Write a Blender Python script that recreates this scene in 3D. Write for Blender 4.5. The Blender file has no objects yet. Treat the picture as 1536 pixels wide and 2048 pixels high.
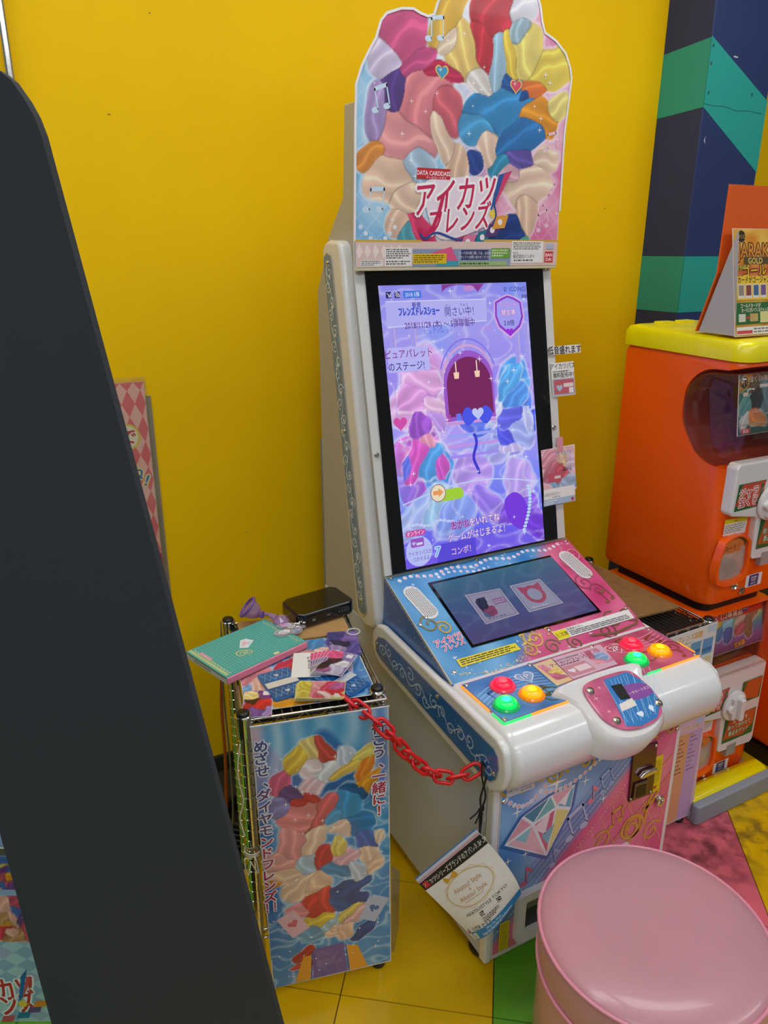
import bpy, math, random
import numpy as np
from mathutils import Vector, Matrix
random.seed(4)
C = bpy.context.scene.collection
sc = bpy.context.scene
sin, cos, pi = math.sin, math.cos, math.pi

# ------------------------------------------------------------------ camera, world, lamps, exposure
FOCAL_PX = 1500.0
cam_data = bpy.data.cameras.new('camera'); cam = bpy.data.objects.new('camera', cam_data); C.objects.link(cam)
cam_data.sensor_fit = 'VERTICAL'; cam_data.sensor_height = 36.0; cam_data.lens = 36.0*FOCAL_PX/2048.0
cam_data.clip_start = 0.02
cam.location = (0, 0, 1.5)
cam.rotation_euler = (pi/2-math.atan(526/1500.0), 0, -math.radians(27.9))
sc.camera = cam
sc.view_settings.view_transform = 'Standard'; sc.view_settings.look = 'None'
sc.view_settings.gamma = 1.0; sc.view_settings.use_curve_mapping = False
sc.view_settings.exposure = 0.0
world = bpy.data.worlds.new('shop_interior'); sc.world = world; world.use_nodes = True
world.node_tree.nodes['Background'].inputs[0].default_value = (0.86, 0.93, 1.0, 1)
world.node_tree.nodes['Background'].inputs[1].default_value = 0.16
LAMP_STRENGTH = 9.2
LAMPS = [(0.2, 1.1), (1.7, 1.1), (0.2, -0.7), (1.7, -0.7), (-1.3, 0.9), (-1.3, -0.7), (3.1, -0.7), (0.2, -1.9), (1.7, -1.9), (-1.3, -1.9)]  # last row is added to brighten the poster and machine front

# ------------------------------------------------------------------ colour and materials
def lin(c):
    c = np.asarray(c, float)
    return np.where(c <= 0.04045, c/12.92, ((c+0.055)/1.055)**2.4)
def hx(h):
    return np.array([int(h[i:i+2], 16)/255.0 for i in (0, 2, 4)])
MATS = {}
def mat(name, col, rough=0.5, metal=0.0, coat=0.0, noise=0.0, nscale=8.0, bump=0.0, bscale=60.0, emit=0.0):
    if name in MATS: return MATS[name]
    m = bpy.data.materials.new(name); m.use_nodes = True
    nt = m.node_tree; b = nt.nodes['Principled BSDF']
    c = lin(hx(col))
    b.inputs['Base Color'].default_value = (*c, 1); b.inputs['Roughness'].default_value = rough
    b.inputs['Metallic'].default_value = metal; b.inputs['Coat Weight'].default_value = coat
    b.inputs['Coat Roughness'].default_value = 0.08
    tc = nt.nodes.new('ShaderNodeTexCoord')
    if noise:
        n = nt.nodes.new('ShaderNodeTexNoise'); n.inputs['Scale'].default_value = nscale; n.inputs['Detail'].default_value = 6
        r = nt.nodes.new('ShaderNodeValToRGB')
        r.color_ramp.elements[0].position = 0.3; r.color_ramp.elements[1].position = 0.7
        r.color_ramp.elements[0].color = (*(c*(1-noise)), 1); r.color_ramp.elements[1].color = (*np.minimum(c*(1+noise*0.5), 1), 1)
        nt.links.new(tc.outputs['Object'], n.inputs['Vector']); nt.links.new(n.outputs['Fac'], r.inputs[0]); nt.links.new(r.outputs[0], b.inputs['Base Color'])
    if bump:
        n2 = nt.nodes.new('ShaderNodeTexNoise'); n2.inputs['Scale'].default_value = bscale; n2.inputs['Detail'].default_value = 4
        bp = nt.nodes.new('ShaderNodeBump'); bp.inputs['Strength'].default_value = bump; bp.inputs['Distance'].default_value = 0.003
        nt.links.new(tc.outputs['Object'], n2.inputs['Vector']); nt.links.new(n2.outputs['Fac'], bp.inputs['Height']); nt.links.new(bp.outputs[0], b.inputs['Normal'])
    if emit:
        b.inputs['Emission Color'].default_value = (*c, 1); b.inputs['Emission Strength'].default_value = emit
    if name == 'yellow_wall_paint': b.inputs['Specular IOR Level'].default_value = 0.15
    MATS[name] = m; return m
def mat_print(name, rough=0.35, coat=0.0, emit=0.0, metal=0.0):
    if name in MATS: return MATS[name]
    m = bpy.data.materials.new(name); m.use_nodes = True
    nt = m.node_tree; b = nt.nodes['Principled BSDF']
    a = nt.nodes.new('ShaderNodeAttribute'); a.attribute_name = 'Col'
    b.inputs['Roughness'].default_value = rough; b.inputs['Coat Weight'].default_value = coat; b.inputs['Metallic'].default_value = metal
    b.inputs['Coat Roughness'].default_value = 0.05
    if emit:
        b.inputs['Base Color'].default_value = (0.01, 0.01, 0.012, 1)
        nt.links.new(a.outputs['Color'], b.inputs['Emission Color']); b.inputs['Emission Strength'].default_value = emit
    else:
        nt.links.new(a.outputs['Color'], b.inputs['Base Color'])
    MATS[name] = m; return m
def mat_clear(name, tint='ffffff', refl=1.0, rough=0.03, density=0.0):
    if name in MATS: return MATS[name]
    m = bpy.data.materials.new(name); m.use_nodes = True; nt = m.node_tree
    nt.nodes.remove(nt.nodes['Principled BSDF']); out = nt.nodes['Material Output']
    tr = nt.nodes.new('ShaderNodeBsdfTransparent'); tr.inputs[0].default_value = (*lin(hx(tint)), 1)
    gl = nt.nodes.new('ShaderNodeBsdfGlossy'); gl.inputs['Roughness'].default_value = rough
    lw = nt.nodes.new('ShaderNodeLayerWeight'); pw = nt.nodes.new('ShaderNodeMath'); pw.operation = 'POWER'; pw.inputs[1].default_value = 4.0; nt.links.new(lw.outputs['Facing'], pw.inputs[0])
    fr = nt.nodes.new('ShaderNodeMath'); fr.operation = 'MULTIPLY_ADD'; fr.inputs[1].default_value = 0.9; fr.inputs[2].default_value = 0.045; nt.links.new(pw.outputs[0], fr.inputs[0])
    mx = nt.nodes.new('ShaderNodeMixShader')
    mu = nt.nodes.new('ShaderNodeMath'); mu.operation = 'MULTIPLY'; mu.inputs[1].default_value = refl
    nt.links.new(fr.outputs[0], mu.inputs[0]); nt.links.new(mu.outputs[0], mx.inputs[0])
    base = tr
    if density:
        df = nt.nodes.new('ShaderNodeBsdfDiffuse'); df.inputs[0].default_value = (*lin(hx(tint)), 1)
        m2 = nt.nodes.new('ShaderNodeMixShader'); m2.inputs[0].default_value = density
        nt.links.new(tr.outputs[0], m2.inputs[1]); nt.links.new(df.outputs[0], m2.inputs[2]); base = m2
    nt.links.new(base.outputs[0], mx.inputs[1]); nt.links.new(gl.outputs[0], mx.inputs[2]); nt.links.new(mx.outputs[0], out.inputs[0])
    MATS[name] = m; return m

WHITE = mat('white_gloss_plastic', 'e4e4e2', 0.22, coat=0.5)
GREYM = mat('pale_grey_painted_steel', 'c4cbd8', 0.42)
OFFW = mat('white_painted_steel', 'd2d2ce', 0.38)
BEIGE = mat('warm_grey_panel', 'b7b4a6', 0.45)
BLACKG = mat('black_glass', '050506', 0.06, coat=0.3)
BLACKP = mat('black_plastic', '0d0d0e', 0.35)
CHROME = mat('chrome', 'd6d4cc', 0.16, 1.0)
DCHROME = mat('dull_steel_wire', '8d8b84', 0.3, 1.0)
DWIRE = mat('dark_wire', '2c2b2a', 0.35, 0.6)
ORANGE = mat('orange_plastic', 'ff6000', 0.3, coat=0.35)
YELLOWP = mat('yellow_plastic', 'f0e200', 0.3, coat=0.3)
PRINT = mat_print('printed_film', 0.28, 0.35)
PAPER = mat_print('printed_paper', 0.55)
FOIL = mat_print('printed_foil', 0.25, 0.6, metal=0.35)
SCREEN = mat_print('screen_image', 0.08, emit=0.86)
SCREEN2 = mat_print('small_screen_image', 0.12, emit=0.40)

# ------------------------------------------------------------------ mesh helpers
class F:                                        # a flat frame: origin, right, up
    def __init__(s, o, u, v):
        s.o = Vector(o); s.u = Vector(u).normalized(); v = Vector(v); v = v - s.u*(v @ s.u); s.v = v.normalized(); s.n = s.u.cross(s.v)
    def p(s, a, b, c=0.0): return s.o + s.u*a + s.v*b + s.n*c
def link(name, me, m=None, parent=None, smooth=None):
    me.name = name
    o = bpy.data.objects.new(name, me); C.objects.link(o)
    if m is not None and not me.materials: me.materials.append(m)
    if parent is not None: o.parent = parent
    if smooth is not None:
        me.shade_smooth(); me.set_sharp_from_angle(angle=math.radians(smooth))
    return o
class MB:
    def __init__(s): s.v = []; s.f = []
    def add(s, vs, fs):
        k = len(s.v); s.v += [tuple(x) for x in vs]; s.f += [tuple(i+k for i in f) for f in fs]; return s
    def box(s, a, b):
        x0, y0, z0 = a; x1, y1, z1 = b
        return s.add([(x0,y0,z0),(x1,y0,z0),(x1,y1,z0),(x0,y1,z0),(x0,y0,z1),(x1,y0,z1),(x1,y1,z1),(x0,y1,z1)],
                     [(0,3,2,1),(4,5,6,7),(0,1,5,4),(1,2,6,5),(2,3,7,6),(3,0,4,7)])
    def fbox(s, fr, u0, v0, u1, v1, n0, n1):
        return s.fprism(fr, [(u0,v0),(u1,v0),(u1,v1),(u0,v1)], n0, n1)
    def fprism(s, fr, pts, n0, n1):             # counter-clockwise outline seen from +n
        k = len(pts); vs = [fr.p(a, b, n0) for a, b in pts]+[fr.p(a, b, n1) for a, b in pts]
        return s.add(vs, [tuple(reversed(range(k))), tuple(range(k, 2*k))]+[(i, (i+1) % k, k+(i+1) % k, k+i) for i in range(k)])
    def xprism(s, yz, x0, x1):                  # outline in (y, z), extruded along x
        a = sum(yz[i][0]*yz[(i+1) % len(yz)][1]-yz[(i+1) % len(yz)][0]*yz[i][1] for i in range(len(yz)))
        if a < 0: yz = yz[::-1]
        return s.fprism(F((0, 0, 0), (0, 1, 0), (0, 0, 1)), yz, x0, x1)
    def tube(s, pts, r, n=8, closed=False):
        pts = [Vector(p) for p in pts]; m = len(pts); ring = []; prev = None
        for i, p in enumerate(pts):
            t = (pts[(i+1) % m]-pts[i-1]) if closed else (pts[min(i+1, m-1)]-pts[max(i-1, 0)])
            t.normalize()
            if prev is None:
                a = Vector((0, 0, 1)) if abs(t.z) < 0.9 else Vector((1, 0, 0)); a = (a-t*(a @ t)).normalized()
            else: a = (prev-t*(prev @ t)).normalized()
            prev = a; b = t.cross(a); rr = r[i] if isinstance(r, (list, tuple)) else r
            ring.append([p+a*(rr*cos(2*pi*j/n))+b*(rr*sin(2*pi*j/n)) for j in range(n)])
        vs = [q for g in ring for q in g]; fs = []
        for i in range(m if closed else m-1):
            i2 = (i+1) % m
            for j in range(n): fs.append((i*n+j, i*n+(j+1) % n, i2*n+(j+1) % n, i2*n+j))
        if not closed: fs += [tuple(reversed(range(n))), tuple((m-1)*n+j for j in range(n))]
        return s.add(vs, fs)
    def lathe(s, fr, prof, n=32, sx=1.0, sy=1.0):   # profile (r, h) about frame normal
        vs = []; fs = []
        for r, h in prof: vs += [fr.p(r*sx*cos(2*pi*j/n), r*sy*sin(2*pi*j/n), h) for j in range(n)]
        for i in range(len(prof)-1):
            for j in range(n): fs.append((i*n+j, i*n+(j+1) % n, (i+1)*n+(j+1) % n, (i+1)*n+j))
        if prof[0][0] > 1e-6: fs.append(tuple(reversed(range(n))))
        if prof[-1][0] > 1e-6: fs.append(tuple((len(prof)-1)*n+j for j in range(n)))
        return s.add(vs, fs)
    def mesh(s, name):
        me = bpy.data.meshes.new(name); me.from_pydata(s.v, [], s.f); me.update(); return me
    def build(s, name, m=None, parent=None, smooth=None, bevel=0.0, seg=3):
        o = link(name, s.mesh(name), m, parent, smooth)
        if bevel:
            b = o.modifiers.new('edges', 'BEVEL'); b.width = bevel; b.segments = seg; b.limit_method = 'ANGLE'; b.angle_limit = math.radians(35)
            if smooth is None:
                o.data.shade_smooth()
                w = o.modifiers.new('normals', 'WEIGHTED_NORMAL'); w.keep_sharp = True
        return o
def rounded(u0, v0, u1, v1, r, n=6):
    out = []
    for cx, cy, a in ((u1-r, v0+r, -pi/2), (u1-r, v1-r, 0), (u0+r, v1-r, pi/2), (u0+r, v0+r, pi)):
        out += [(cx+r*cos(a+pi/2*i/n), cy+r*sin(a+pi/2*i/n)) for i in range(n+1)]
    return out
def spline(pts, n=6, closed=True):
    out = []; m = len(pts)
    P = [np.array(p, float) for p in pts]
    for i in range(m if closed else m-1):
        g = (lambda k: P[k % m]) if closed else (lambda k: P[min(max(k, 0), m-1)])
        p0, p1, p2, p3 = g(i-1), g(i), g(i+1), g(i+2)
        for t in np.arange(n)/n:
            out.append(tuple(0.5*((2*p1)+(p2-p0)*t+(2*p0-5*p1+4*p2-p3)*t*t+(3*p1-p0-3*p2+p3)*t**3)))
    if not closed: out.append(tuple(P[-1]))
    return out
def circle(x, y, r, n=24, ry=None):
    return [(x+r*cos(2*pi*i/n), y+(ry or r)*sin(2*pi*i/n)) for i in range(n)]

# ------------------------------------------------------------------ flat print: coloured shapes and lettering on a panel
TXT = {}
def text_mesh(s, fat):
    if (s, fat) in TXT: return TXT[(s, fat)]
    c = bpy.data.curves.new('lettering', 'FONT'); c.body = s; c.resolution_u = 2; c.offset = fat
    o = bpy.data.objects.new('lettering', c); C.objects.link(o)
    me = bpy.data.meshes.new_from_object(o.evaluated_get(bpy.context.evaluated_depsgraph_get()))
    v = np.array([x.co[:2] for x in me.vertices], float).reshape(-1, 2); f = [tuple(p.vertices) for p in me.polygons]
    bpy.data.objects.remove(o); bpy.data.curves.remove(c); bpy.data.meshes.remove(me)
    TXT[(s, fat)] = (v, f); return v, f
class Print:
    def __init__(s, fr, n0=0.0006): s.fr = fr; s.n = n0; s.v = []; s.c = []; s.f = []; s.step = 2.2e-5
    def _add(s, pts, cols, faces, lift=True):
        k = len(s.v); s.v += [s.fr.p(a, b, s.n) for a, b in pts]; s.c += list(cols); s.f += [tuple(i+k for i in f) for f in faces]
        if lift: s.n += s.step
    def bg(s, u0, v0, u1, v1, fn, cell=0.004, inside=None):
        nu = max(2, int((u1-u0)/cell)); nv = max(2, int((v1-v0)/cell))
        U, V = np.meshgrid(np.linspace(u0, u1, nu+1), np.linspace(v0, v1, nv+1))
        col = np.clip(fn(U.ravel(), V.ravel()), 0, 1)
        fs = [(j*(nu+1)+i, j*(nu+1)+i+1, (j+1)*(nu+1)+i+1, (j+1)*(nu+1)+i) for j in range(nv) for i in range(nu)]
        if inside is not None:
            ok = inside(U.ravel(), V.ravel()); fs = [f for f in fs if all(ok[i] for i in f)]
        s._add(list(zip(U.ravel(), V.ravel())), col, fs); s.n += 2e-4
    def poly(s, pts, col, lift=True):
        c = hx(col) if isinstance(col, str) else np.array(col); s._add(pts, [c]*len(pts), [tuple(range(len(pts)))], lift)
    def rect(s, u0, v0, u1, v1, col, lift=True): s.poly([(u0,v0),(u1,v0),(u1,v1),(u0,v1)], col, lift)
    def stroke(s, pts, w, col, closed=False, taper=False):
        P = [np.array(p, float) for p in pts]; m = len(P); L = []; R = []
        for i in range(m):
            t = (P[(i+1) % m]-P[i-1]) if closed else (P[min(i+1, m-1)]-P[max(i-1, 0)])
            t = t/(np.linalg.norm(t)+1e-9); nn = np.array([-t[1], t[0]]); ww = w*(1-0.85*i/(m-1)) if taper else w
            L.append(P[i]+nn*ww/2); R.append(P[i]-nn*ww/2)
        fs = [(i, (i+1) % m, m+(i+1) % m, m+i) for i in range(m if closed else m-1)]
        c = hx(col) if isinstance(col, str) else np.array(col)
        s._add([tuple(q) for q in L+R], [c]*(2*m), fs)
    def text(s, t, x, y, h, col, rot=0.0, align='c', sx=1.0, fat=0.0, shear=0.0, outline=None, ow=0.06, vertical=False):
        if vertical:
            for i, ch in enumerate(t): s.text(ch, x, y-i*h*vertical, h, col, rot, 'c', sx, fat, shear, outline, ow)
            return
        v0, _ = text_mesh(t, 0.0)
        if not len(v0): return
        lo, hi = v0.min(0), v0.max(0); k = h/0.75
        v, f = text_mesh(t, 0.0); q0 = v.copy()
        q0[:, 1] -= 0.37; q0[:, 0] -= {'c': (lo[0]+hi[0])/2, 'l': lo[0], 'r': hi[0]}[align]
        q0[:, 0] += q0[:, 1]*shear
        for cc, ft in ([(outline, fat*0.5+ow*1.1)] if outline else [])+[(col, fat*0.7)]:    # bold and outline: the same print struck several times
            nd = 8 if cc is outline else 4
            offs = [(0, 0)] if ft < 0.004 else [(ft*cos(2*pi*(i+0.5)/nd), ft*sin(2*pi*(i+0.5)/nd)) for i in range(nd)]
            for ox, oy in offs:
                q = (q0+np.array([ox/max(sx, 0.5), oy]))*np.array([sx, 1.0])*k
                X = x+q[:, 0]*cos(rot)-q[:, 1]*sin(rot); Y = y+q[:, 0]*sin(rot)+q[:, 1]*cos(rot)
                s._add(list(zip(X, Y)), [hx(cc)]*len(X), f, False); s.n += 1.4e-5
            s.n += 3e-5
    def lines(s, u0, v0, u1, v1, n, col, seed=1):           # print too small to read: broken rules
        rr = random.Random(seed); dv = (v1-v0)/n
        for i in range(n):
            y = v1-dv*(i+0.5); x = u0; end = u1-(u1-u0)*(rr.random()*0.4 if i == n-1 else rr.random()*0.08)
            while x < end:
                w = min((u1-u0)*rr.uniform(0.03, 0.14), end-x); s.rect(x, y-dv*0.27, x+w, y+dv*0.27, col, False); x += w+dv*0.35
        s.n += s.step
    def star(s, x, y, r, col='ffffff'):
        s.poly([(x+(r if i % 2 == 0 else r*0.16)*cos(pi/4*i), y+(r if i % 2 == 0 else r*0.16)*sin(pi/4*i)) for i in range(8)], col)
    def heart(s, x, y, r, col, rot=0.0):
        p = []
        for i in range(28):
            t = 2*pi*i/28; a = r*16*sin(t)**3/16; b = r*(13*cos(t)-5*cos(2*t)-2*cos(3*t)-cos(4*t))/16
            p.append((x+a*cos(rot)-b*sin(rot), y+a*sin(rot)+b*cos(rot)))
        s.poly(p, col)
    def note(s, x, y, h, col, rot=0.0, double=True):
        def T(a, b): return (x+(a*cos(rot)-b*sin(rot))*h, y+(a*sin(rot)+b*cos(rot))*h)
        if double:
            s.poly([T(*q) for q in circle(-0.3, -0.4, 0.17, 14, 0.12)], col, False); s.poly([T(*q) for q in circle(0.28, -0.32, 0.17, 14, 0.12)], col, False)
            s.poly([T(-0.19, -0.4), T(-0.13, -0.4), T(-0.13, 0.4), T(-0.19, 0.4)], col, False); s.poly([T(0.39, -0.32), T(0.45, -0.32), T(0.45, 0.5), T(0.39, 0.5)], col, False)
            s.poly([T(-0.19, 0.28), T(0.45, 0.38), T(0.45, 0.54), T(-0.19, 0.44)], col)
        else:
            s.poly([T(*q) for q in circle(-0.1, -0.38, 0.2, 14, 0.15)], col, False)
            s.poly([T(0.03, -0.38), T(0.1, -0.38), T(0.1, 0.5), T(0.03, 0.5)], col, False); s.poly([T(0.1, 0.5), T(0.38, 0.2), T(0.36, 0.0), T(0.1, 0.25)], col)
    def pearls(s, pts, r, cols=('dfe3ef', 'f2b9c9')):
        for i, (x, y) in enumerate(pts):
            s.poly(circle(x, y, r*1.25, 12), 'f6f6fa', False)
        s.n += s.step
        for i, (x, y) in enumerate(pts): s.poly(circle(x, y, r, 12), cols[i % len(cols)], False)
        s.n += s.step
        for i, (x, y) in enumerate(pts): s.poly(circle(x-r*0.3, y+r*0.3, r*0.3, 8), 'ffffff', False)
        s.n += s.step
    def curl(s, x, y, r, w, col, turns=1.6, a0=0.0, d=1):
        s.stroke([(x+r*(1-0.85*t)*cos(a0+d*2*pi*turns*t), y+r*(1-0.85*t)*sin(a0+d*2*pi*turns*t)) for t in np.linspace(0, 1, 30)], w, col)
    def build(s, name, parent, m=PRINT):
        me = bpy.data.meshes.new(name); me.from_pydata([tuple(p) for p in s.v], [], s.f); me.update()
        at = me.color_attributes.new('Col', 'FLOAT_COLOR', 'POINT')
        c = lin(np.array(s.c)); at.data.foreach_set('color', np.c_[c, np.ones(len(c))].astype(np.float32).ravel())
        return link(name, me, m, parent)
def mix(a, b, t):
    t = np.clip(t, 0, 1)[:, None] if np.ndim(t) else t
    return a*(1-t)+b*t
def hnoise(U, V, f, seed=0):
    r = np.random.RandomState(seed); out = np.zeros_like(U)
    for k in range(5):
        a = r.uniform(0, 2*pi); q = f*r.uniform(0.6, 1.6); out += np.sin((U*cos(a)+V*sin(a))*q*2*pi+r.uniform(0, 6))
    return out/5
def water(dark, light, f=14.0, seed=0):                     # rippled water print
    d, l = hx(dark), hx(light)
    def fn(U, V):
        a = U+0.02*hnoise(U, V, f*0.7, seed); b = V+0.02*hnoise(U, V, f*0.7, seed+1)
        n = 1-np.abs(hnoise(a, b, f, seed+2))*2.2
        m = np.clip(0.5+hnoise(U, V, f*0.25, seed+5), 0, 1)
        return mix(mix(d, d*0.6+l*0.4, m), l, np.clip(n, 0, 1)**5*0.75)
    return fn
def petals(seeds, back, warp=0.012, f=9.0, seed=0, sharp=16.0, line=None):
    """abstract flowing ribbons of colour; seeds are (u, v, radius, colour)"""
    su = np.array([q[0] for q in seeds]); sv = np.array([q[1] for q in seeds]); sr = np.array([q[2] for q in seeds]); scol = np.array([hx(q[3]) for q in seeds])
    rg = np.random.RandomState(seed+40); ph = rg.uniform(0, pi, len(seeds)); ea = rg.uniform(0.62, 0.95, len(seeds))
    def fn(U, V):
        a = U+warp*1.6*hnoise(U, V, f*0.55, seed)+warp*0.7*hnoise(U, V, f*1.6, seed+9); b = V+warp*1.6*hnoise(U, V, f*0.55, seed+3)+warp*0.7*hnoise(U, V, f*1.6, seed+12)
        x = a[:, None]-su; y = b[:, None]-sv; p = x*np.cos(ph)+y*np.sin(ph); q = -x*np.sin(ph)+y*np.cos(ph)
        d = np.sqrt((p*ea)**2+(q/ea)**2)/sr
        i = np.argmin(d, 1); rows = np.arange(len(i)); dm = d[rows, i]
        d2 = d.copy(); d2[rows, i] = 9; ds = d2.min(1)
        t = q[rows, i]/sr[i]; strand = np.sin(t*9+2.5*dm+3*hnoise(U, V, f*0.4, seed+7))
        col = scol[i]*(0.96+0.05*strand+0.05*p[rows, i]/sr[i])[:, None]
        col = mix(col, np.minimum(col*1.12+0.03, 1), np.clip(strand*6-4.6, 0, 1)*0.7)
        edge = np.clip(1-(ds-dm)*sharp, 0, 1)
        col = mix(col, col*0.68 if line is None else hx(line), edge*0.7)
        out = back(U, V); out = mix(out, np.array([1., 1., 1.]), np.exp(-((dm-1.02)/0.07)**2)*0.55)
        return mix(out, col, np.clip((1.0-dm)*16, 0, 1))
    return fn
def vgrad(stops):
    def fn(U, V):
        t = V; xs = [q[0] for q in stops]; cs = np.array([hx(q[1]) for q in stops])
        return np.stack([np.interp(t, xs, cs[:, k]) for k in range(3)], 1)
    return fn

# ------------------------------------------------------------------ things
def tag(o, label=None, cat=None, group=None, kind=None):
    if label: o['label'] = label
    if cat: o['category'] = cat
    if group: o['group'] = group
    if kind: o['kind'] = kind
    return o
def thing(name, label, cat, loc=(0, 0, 0), group=None):
    o = bpy.data.objects.new(name, None); o.empty_display_size = 0.05; C.objects.link(o); o.location = loc
    T_OFF[o.name] = Vector(loc)
    return tag(o, label, cat, group)
T_OFF = {}
def settle(root):                                           # children were modelled in world space: keep them there under a placed Empty
    bpy.context.view_layer.update()
    inv = root.matrix_world.inverted()
    for ch in root.children: ch.matrix_parent_inverse = inv
def screw(fr, u, v, parent, r=0.006, n=0.0):
    k = 'screw'
    if k not in SH:
        SH[k] = MB().lathe(F((0,0,0),(1,0,0),(0,1,0)), [(1, 0), (1, 0.25), (0.8, 0.5), (0.45, 0.55), (0.4, 0.3), (0, 0.3)], 12).mesh('screw'); SH[k].materials.append(CHROME)
        SH[k].shade_smooth(); SH[k].set_sharp_from_angle(angle=0.6)
    o = bpy.data.objects.new('screw', SH[k]); C.objects.link(o); o.parent = parent
    M = Matrix((fr.u, fr.v, fr.n)).transposed().to_4x4(); M.translation = fr.p(u, v, n)
    o.matrix_local = M @ Matrix.Scale(r, 4); return o
SH = {}

# ================================================================== SETTING
WALLY = mat('yellow_wall_paint', 'fccb00', 0.62, noise=0.035, nscale=3.0, bump=0.08, bscale=30)
NAVY = '233565'; TEAL = '24a494'
w = MB().box((-2.2, 1.92, 0), (2.30, 2.02, 2.75)).build('wall_back', WALLY); tag(w, kind='structure')
w = MB().box((2.26, 2.02, 0), (4.2, 2.12, 2.75)).build('wall_right', WALLY); tag(w, kind='structure')
b = MB().box((-2.2, 1.908, 0), (1.98, 1.92, 0.05)).build('baseboard_back', mat('dark_vinyl', '26291f', 0.5)); tag(b, kind='structure')
c = MB().box((-2.2, -2.2, 2.75), (4.2, 2.1, 2.8)).build('ceiling', mat('ceiling_tile', 'd8d8d2', 0.8)); tag(c, kind='structure')
# painted pillar: navy with teal bands printed round its two visible faces
pil = MB().box((1.984, 1.745, 0), (2.26, 2.05, 2.75)).build('pillar', mat('navy_paint', NAVY, 0.55, noise=0.06, nscale=4), bevel=0.004); tag(pil, 'navy blue pillar with teal chevron bands in the corner', 'pillar'); pil['kind'] = 'structure'
fl_ = F((1.984, 1.92, 0), (0, -1, 0), (0, 0, 1)); fr_ = F((1.984, 1.745, 0), (1, 0, 0), (0, 0, 1))
for fr, w_, up in ((fl_, 0.175, True), (fr_, 0.276, False)):
    p = Print(fr)
    z0a, z0b, z1a, z1b = (1.884, 1.893, 2.059, 2.072) if up else (1.893, 1.728, 2.075, 1.930)
    p.poly([(0, z0a), (w_, z0b), (w_, z1b), (0, z1a)], TEAL)
    p.rect(0, 1.308, w_, 1.478, TEAL)
    if not up:
        p.stroke([(0, 1.902), (0.04, 1.899), (0.09, 1.901), (0.14, 1.893), (0.2, 1.897), (0.26, 1.893)], 0.002, '14584e')
        p.poly([(0.02, 1.81), (0.026, 1.818), (0.024, 1.808), (0.028, 1.796), (0.02, 1.804)], 'b9b7b0'); p.poly([(0.1, 2.035), (0.118, 2.034), (0.117, 2.03), (0.1, 2.031)], 'c9cbd0')
        for q in ((0.008, 2.045), (0.008, 2.0), (0.2, 1.935), (0.012, 1.925)): p.poly([(q[0], q[1]), (q[0]+0.006, q[1]+0.004), (q[0]+0.005, q[1]+0.012), (q[0]-0.002, q[1]+0.009)], '14584e')
    o = p.build('teal_band', pil, mat_print('pillar_paint', 0.55))
# faint scuffs on the yellow wall
sp = Print(F((0, 1.92, 0), (1, 0, 0), (0, 0, 1)))
for x, z, s_ in ((0.33, 1.78, 0.004), (0.438, 1.985, 0.003), (1.35, 0.9, 0.004), (1.8, 1.62, 0.004), (1.57, 1.74, 0.003), (0.58, 0.75, 0.003)):
    sp.poly([(x-s_, z), (x, z-s_*0.4), (x+s_*1.2, z), (x, z+s_*0.5)], '8f7a20', False)
sp.build('scuff_mark', bpy.data.objects['wall_back'], mat_print('scuff_paint', 0.6))
# floor: square vinyl tiles laid on the diagonal, each its own piece
sub = MB().box((-2.2, -2.2, -0.03), (4.2, 2.1, -0.0022)).build('floor', mat('dark_joint', '2a2408', 0.8)); tag(sub, kind='structure')
TS = 0.322
def tile_mat(n, col): return mat(n, col, 0.28, noise=0.16, nscale=5.0, bump=0.05, bscale=12)
TM = dict(y=tile_mat('yellow_floor_tile', 'e0b504'), g=tile_mat('green_floor_tile', '66a82a'), p=tile_mat('pink_floor_tile', 'e06a78'))
tm = {}
h_ = TS/2-0.0008
for k, m in TM.items():
    me = MB().add([(-h_,-h_,-0.002),(h_,-h_,-0.002),(h_,h_,-0.002),(-h_,h_,-0.002),(-h_+.001,-h_+.001,0),(h_-.001,-h_+.001,0),(h_-.001,h_-.001,0),(-h_+.001,h_-.001,0)],
                  [(4,5,6,7),(0,1,5,4),(1,2,6,5),(2,3,7,6),(3,0,4,7)]).mesh('tile'); me.materials.append(m); tm[k] = me
def tile_col(i, j): return {0: 'g', 1: 'p', -3: 'g', -4: 'g', 3: 'p', 4: 'g'}.get(i, 'y')
for i in range(-9, 10):
    for j in range(-6, 12):
        s_ = 0.048+(i+0.5)*TS; t_ = 1.14+(j-4+0.5)*TS
        x = 0.8*s_+0.6*t_; y = -0.6*s_+0.8*t_
        if not (-0.6 < x < 2.7 and -0.2 < y < 1.75): continue
        o = bpy.data.objects.new('tile', tm[tile_col(i, j)]); C.objects.link(o); o.parent = sub
        o.location = (x, y, 0); o.rotation_euler = (0, 0, math.atan2(-0.6, 0.8))
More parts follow.
